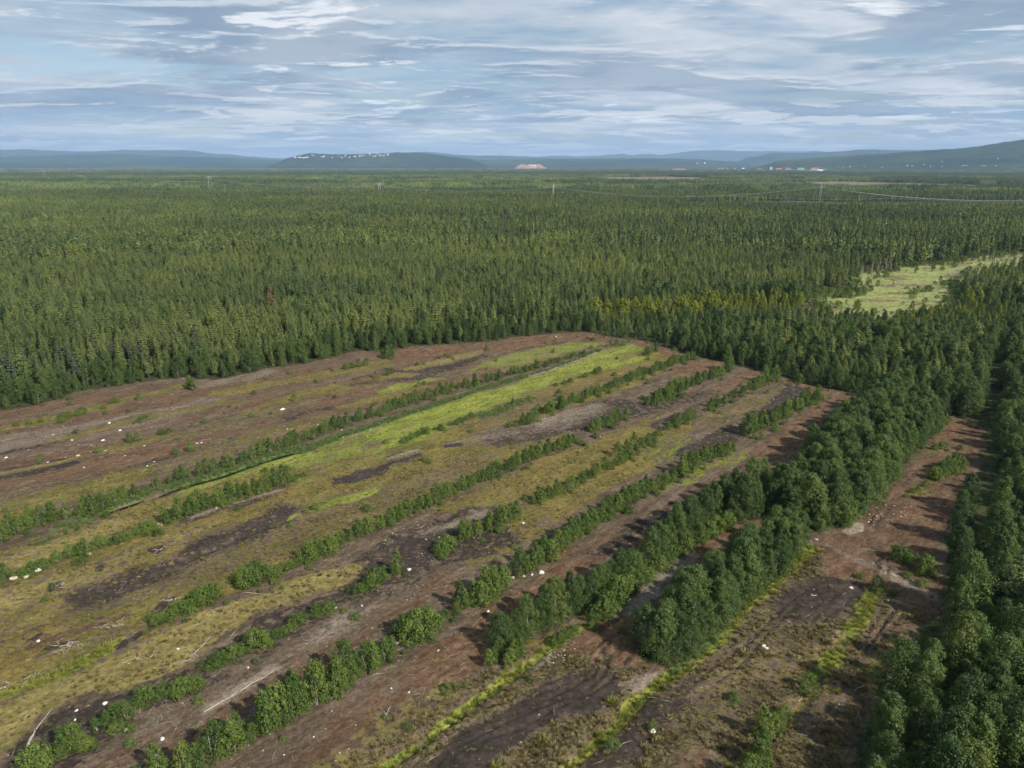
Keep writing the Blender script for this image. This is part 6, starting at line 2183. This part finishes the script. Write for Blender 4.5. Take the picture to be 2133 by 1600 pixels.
RL = math.radians(78)
pyl = [pylon(-420, 352, 378, 'pylon outside the left frame edge', 0, True, RL),
       pylon(90, 350.5, 376, 'leftmost pylon above the left forest', 0, True, RL),
       pylon(435, 364, 394, 'pylon above the left forest with splayed legs', 0, True, RL),
       pylon(790, 379, 404, 'small pylon half hidden in trees left of centre', 0, True, RL),
       pylon(1153, 381, 413, 'pylon near the centre of the power line', 0, True, RL),
       pylon(1712, 377, 424, 'tallest pylon right of centre', 0, True, RL),
       pylon(2420, 384, 432, 'pylon outside the right frame edge', 0, True, RL)]
names_ = ['spanning beyond the left frame edge', 'spanning between the two left pylons', 'dipping over the left forest', 'spanning left of centre', 'spanning over the centre', 'leading right out of the frame']
for i, (sg, nm) in enumerate(zip((6, 7, 8, 7, 12, 14), names_)):
    wires(pyl[i], pyl[i + 1], sg, nm, .08)
poles = [pylon(177, 371, 388, 'small pole left of the splayed pylon', 0, False, RL), pylon(387, 381, 394, 'small pole just left of the splayed pylon', 0, False, RL),
         pylon(468, 383, 402, 'small pole pair right of the splayed pylon', 0, False, RL), pylon(642, 388, 404, 'small pole pair in the middle left', 0, False, RL),
         pylon(888, 394, 406, 'small pole among treetops left of centre', 0, False, RL), pylon(1172, 398, 414, 'small pole right of the centre pylon', 0, False, RL),
         pylon(1522, 404, 421, 'pole standing on the cleared corridor', 0, False, RL), pylon(1859, 408.5, 428, 'pole on the corridor right of the tall pylon', 0, False, RL),
         pylon(2300, 414, 438, 'pole outside the right frame edge', 0, False, RL)]
for i in range(len(poles) - 1):
    wires(poles[i], poles[i + 1], 3.0, ['over the far left trees', 'past the splayed pylon', 'over the left clearing', 'over the middle left', 'past the treetops', 'before the centre', 'along the corridor', 'along the corridor to the right'][i], .035)

# ------------------------------------------------------------------ buildings
M_wallw = plain_material('white_wall', (.80, .79, .76), (.72, .71, .69), .3, .8, 0, 0)
M_wallr = plain_material('red_wall', (.30, .10, .07), (.26, .085, .06), .3, .8, 0, 0)
M_walll = plain_material('pale_green_wall', (.62, .70, .68), (.55, .64, .63), .3, .8, 0, 0)
M_brick = plain_material('brick_wall', (.24, .13, .10), (.20, .11, .09), .3, .8, 0, 0)
M_roofg = plain_material('grey_roof', (.17, .17, .18), (.13, .13, .14), .3, .8, 0, 0)
M_rooft = plain_material('tile_roof', (.42, .16, .09), (.36, .13, .08), .3, .8, 0, 0)
M_roofw = plain_material('light_roof', (.60, .62, .63), (.52, .54, .56), .3, .8, 0, 0)
M_win = plain_material('window_glass', (.05, .06, .07), (.04, .05, .06), .3, .2, 0, 0)


def house(x, y, z, w, d, h, wallm, roofm, label, group=None, rot=0.0, flat=False, windows=True, name='house', rise=.35):
    e = bpy.data.objects.new(name, None)
    C.objects.link(e)
    e.location = (x, y, z)
    e.rotation_euler = (0, 0, rot)
    v, f = [], []
    box(v, f, -w / 2, w / 2, -d / 2, d / 2, -3, h)
    if not flat:
        b = len(v)
        v += [(-w / 2, 0, h + d * rise), (w / 2, 0, h + d * rise)]
        f += [(4, b, 7), (5, 6, b + 1)]
    link('wall', mesh_from('wall', v, f, [wallm]), e)
    v, f = [], []
    if flat:
        box(v, f, -w / 2 - .3, w / 2 + .3, -d / 2 - .3, d / 2 + .3, h + .02, h + .8)
    else:
        o_ = .5
        for s in (-1, 1):
            b = len(v)
            zz = h + d * rise
            v += [(-w / 2 - o_, s * (d / 2 + o_), h - o_ * rise * 2 + .1), (w / 2 + o_, s * (d / 2 + o_), h - o_ * rise * 2 + .1), (w / 2 + o_, 0, zz + .1), (-w / 2 - o_, 0, zz + .1),
                  (-w / 2 - o_, s * (d / 2 + o_), h - o_ * rise * 2 + .45), (w / 2 + o_, s * (d / 2 + o_), h - o_ * rise * 2 + .45), (w / 2 + o_, 0, zz + .45), (-w / 2 - o_, 0, zz + .45)]
            f += [(b, b + 1, b + 2, b + 3), (b + 4, b + 5, b + 6, b + 7), (b, b + 1, b + 5, b + 4), (b + 1, b + 2, b + 6, b + 5), (b, b + 3, b + 7, b + 4)]
    link('roof', mesh_from('roof', v, f, [roofm]), e)
    if windows:
        v, f = [], []
        nwin = max(2, int(w / 6))
        for i in range(nwin):
            cx = -w / 2 + (i + .5) * w / nwin
            for zl in np.arange(1.2, h - 1.4, 3.2):
                v2, f2 = [], []
                box(v2, f2, cx - .8, cx + .8, -d / 2 - .06, -d / 2 + .02, zl, zl + 1.5)
                link('window', mesh_from('window', v2, f2, [M_win]), e)
    tag(e, label, 'house' if name == 'house' else 'building', group)
    return e


def town_at(u, v, w_px, h_px, wallm, roofm, label, **kw):
    """a building whose foot is seen at (u, v)"""
    d_ = CAM_H * FPX / (v - HOR)
    x, y, z = at_dist(u, v, d_)
    w = w_px * d_ / FPX
    h = h_px * d_ / FPX
    return house(x, y, 0, w, min(w, 22), max(3, h), wallm, roofm, label, rot=math.atan2(-x, y) * -1 * 0 - math.atan2(x, y), **kw)


TV = 355.0
town_at(1606, TV, 5, 8, M_wallw, M_roofg, 'white grain tower left of the brick works', flat=True, name='tower_block', windows=True)
town_at(1633, TV, 9, 9, M_brick, M_roofg, 'tall brick works building beside the chimney', flat=True, name='factory')
town_at(1622, TV + .3, 10, 4, M_wallr, M_rooft, 'low red hall left of the brick works', name='factory')
town_at(1642, TV + .3, 10, 4.5, M_wallw, M_roofg, 'white hall right of the brick works', name='factory')
town_at(1666, TV + .6, 27, 3.6, M_walll, M_roofw, 'long pale green hall in the middle of the town', flat=True, name='warehouse')
town_at(1668, TV - .2, 12, 6.0, M_walll, M_roofw, 'raised section of the pale green hall', flat=True, name='warehouse')
town_at(1697, TV + 1.2, 13, 5.5, M_wallw, M_rooft, 'white house with orange roof right of the green hall', name='house')
town_at(1709, TV + 1.6, 8, 3, M_wallw, M_roofw, 'small white house right of the orange roof', name='house')
town_at(1718, TV + .8, 7, 3, M_wallw, M_roofg, 'white house at the right end of the town', name='house')
town_at(1688, TV + 1.6, 6, 2.6, M_wallw, M_roofg, 'small white house left of the orange roof', name='house')
town_at(1406, TV + 1, 9, 3.6, M_wallw, M_roofg, 'white house beside the red roofed school', name='house')
town_at(1414, TV + 1.4, 12, 3.8, M_wallr, M_rooft, 'red school with orange roof at the left of the town', name='school')
town_at(1424, TV + 1.0, 8, 3, M_wallr, M_rooft, 'small red house right of the red school', name='house')
town_at(1390, TV + 1.0, 6, 2.4, M_wallw, M_roofg, 'small white house left of the red school', name='house')
for i, (u, v) in enumerate([(1497, 352.5), (1504, 353), (1531, 352.5), (1548, 353), (1580, 353.5), (1586, 354), (1594, 353), (1514, 353.4), (1730, 353), (1722, 354.5)]):
    town_at(u, v, random.uniform(3, 5), random.uniform(2, 3), random.choice([M_wallw, M_wallw, M_walll]), random.choice([M_roofg, M_rooft, M_roofw]), '%s small house from the left in the wooded town' % ordinal(i + 1), group='small houses of the wooded town')
# chimney
d_ = CAM_H * FPX / (TV - HOR)
x, y, z = at_dist(1641.5, TV, d_)
tv, tf = [], []
tube(tv, tf, [(0, 0, -1), (0, 0, 57)], [2.6, 1.8], 10)
o = link('chimney', mesh_from('chimney', tv, tf, [M_brick]), loc=(x, y, 0))
tag(o, 'tall dark chimney beside the brick works', 'chimney')
x, y, z = at_dist(1377, TV, d_)
tv, tf = [], []
tube(tv, tf, [(0, 0, -1), (0, 0, 48)], [.9, .5], 6)
o = link('mast', mesh_from('mast', tv, tf, [M_metal]), loc=(x, y, 0))
tag(o, 'thin grey mast left of the red school', 'mast')


from mathutils.bvhtree import BVHTree
HILLS = [BVHTree.FromPolygons([v.co for v in o.data.vertices], [tuple(p.vertices) for p in o.data.polygons]) for o in C.objects if o.name.startswith('hill')]


def on_view(u, v):
    """first hill or ground point along the sight line of a pixel"""
    dx, dy, dz = ray(u, v)
    dr = Vector((dx, dy, dz)).normalized()
    best = None
    for o in HILLS:
        loc, nor, idx, dd_ = o.ray_cast(Vector((0, 0, CAM_H)), dr)
        if loc is not None and (best is None or loc.length < best.length):
            best = loc.copy()
    if best is None and dz < 0:
        x, y = G(u, v)
        best = Vector((x, y, 0))
    return best


def far_houses(pts, label, group, big=1.0):
    pts = sorted(pts)
    for i, (u, v) in enumerate(pts):
        p = on_view(u, v)
        if p is None:
            continue
        d_ = math.hypot(p.x, p.y)
        w = random.uniform(1.6, 3.4) * d_ / FPX * big
        hgt = random.uniform(1.1, 1.7) * d_ / FPX * big
        house(p.x, p.y, p.z, w, w * .6, hgt, random.choice([M_wallw, M_walll, M_stone, M_walll, M_wallr]), random.choice([M_roofg, M_roofw, M_rooft]),
              '%s %s' % (ordinal(i + 1), label), group, rot=-math.atan2(p.x, p.y), windows=False)


vil = []
for i in range(12):
    vil.append((613 + i * 2.6, 329 + random.uniform(-.6, .8)))
for i in range(8):
    vil.append((random.uniform(645, 715), 326 + random.uniform(-3, 3.5)))
for i in range(34):
    t = random.random()
    vil.append((705 + t * 105, 326.5 - t * 3 + random.uniform(-3.2, 2.6)))
far_houses(vil, 'house from the left in the village on the dark wooded hill', 'village houses on the dark wooded hill', .8)
sl = [(1867, 347), (1890, 346.5), (1900, 347), (1938, 347.5), (1945, 346.8), (1962, 347.5), (2003, 347), (2008, 346.2), (2014, 345.8), (2046, 346), (2052, 346.3), (2020, 359), (2036, 363), (2041, 362), (2049, 360), (2079, 332), (1962, 337), (1925, 344), (2074, 346.5), (2030, 345), (1800, 348), (1838, 350), (1770, 349), (1755, 351), (1745, 348)]
far_houses(sl, 'little house from the left on the right-hand wooded slope', 'scattered houses on the right-hand slope', .8)
far_houses([(1452, 341.5), (1457, 341.4), (1468, 341.3)], 'white shed from the left below the blue mountain ridge', 'white sheds below the blue ridge', 1.2)

# quarry: a stepped pale terrace far off
d_ = CAM_H * FPX / (348.2 - HOR) * .8
for i, (u0, u1, v0, v1, colr, nm) in enumerate([(1064, 1146, 347, 344.2, (.36, .22, .17), 'reddish lower terrace of the distant quarry'), (1100, 1120, 346.2, 341.8, (.62, .55, .50), 'white spoil cone of the distant quarry'),
                                               (1068, 1140, 344.4, 341.8, (.42, .28, .22), 'upper terrace of the distant quarry')]):
    dd = 7600 + i * 130
    a0, a1 = at_dist(u0, v0, dd), at_dist(u1, v0, dd)
    top = at_dist(u0, v1, dd)[2]
    v, f = [], []
    n = 24
    for k in range(n + 1):
        t = k / n
        x, y = a0[0] + (a1[0] - a0[0]) * t, a0[1] + (a1[1] - a0[1]) * t
        e_ = min(1, t * 5, (1 - t) * 5) * random.uniform(.75, 1.0)
        v += [(x, y, -2), (x, y + 25, max(0, top * e_)), (x, y + 110, max(0, top * e_ * .95)), (x, y + 140, -2)]
    for k in range(n):
        for q in range(3):
            b = k * 4 + q
            f.append((b, b + 4, b + 5, b + 1))
    o = link('quarry_terrace', mesh_from('quarry_terrace', v, f, [plain_material('quarry_rock', colr, tuple(c * .7 for c in colr), .02, .9, 0, 0)]))
    tag(o, nm, 'quarry', kind='structure')

# ------------------------------------------------------------------ air
hv, hf = [], []
box(hv, hf, -31000, 31000, -31000, 31000, -3, 620)
M_haze, nt_, out_ = new_mat('haze_air')
pv = nt_.nodes.new('ShaderNodeVolumePrincipled')
pv.inputs['Color'].default_value = (.44, .66, .99, 1)
pv.inputs['Density'].default_value = 5.2e-5
pv.inputs['Anisotropy'].default_value = 0.0
nt_.links.new(pv.outputs[0], out_.inputs['Volume'])
hz_ = link('haze', mesh_from('haze', hv, hf, [M_haze]))
tag(hz_, 'thin blue haze in the air over the whole plain', 'haze', kind='stuff')
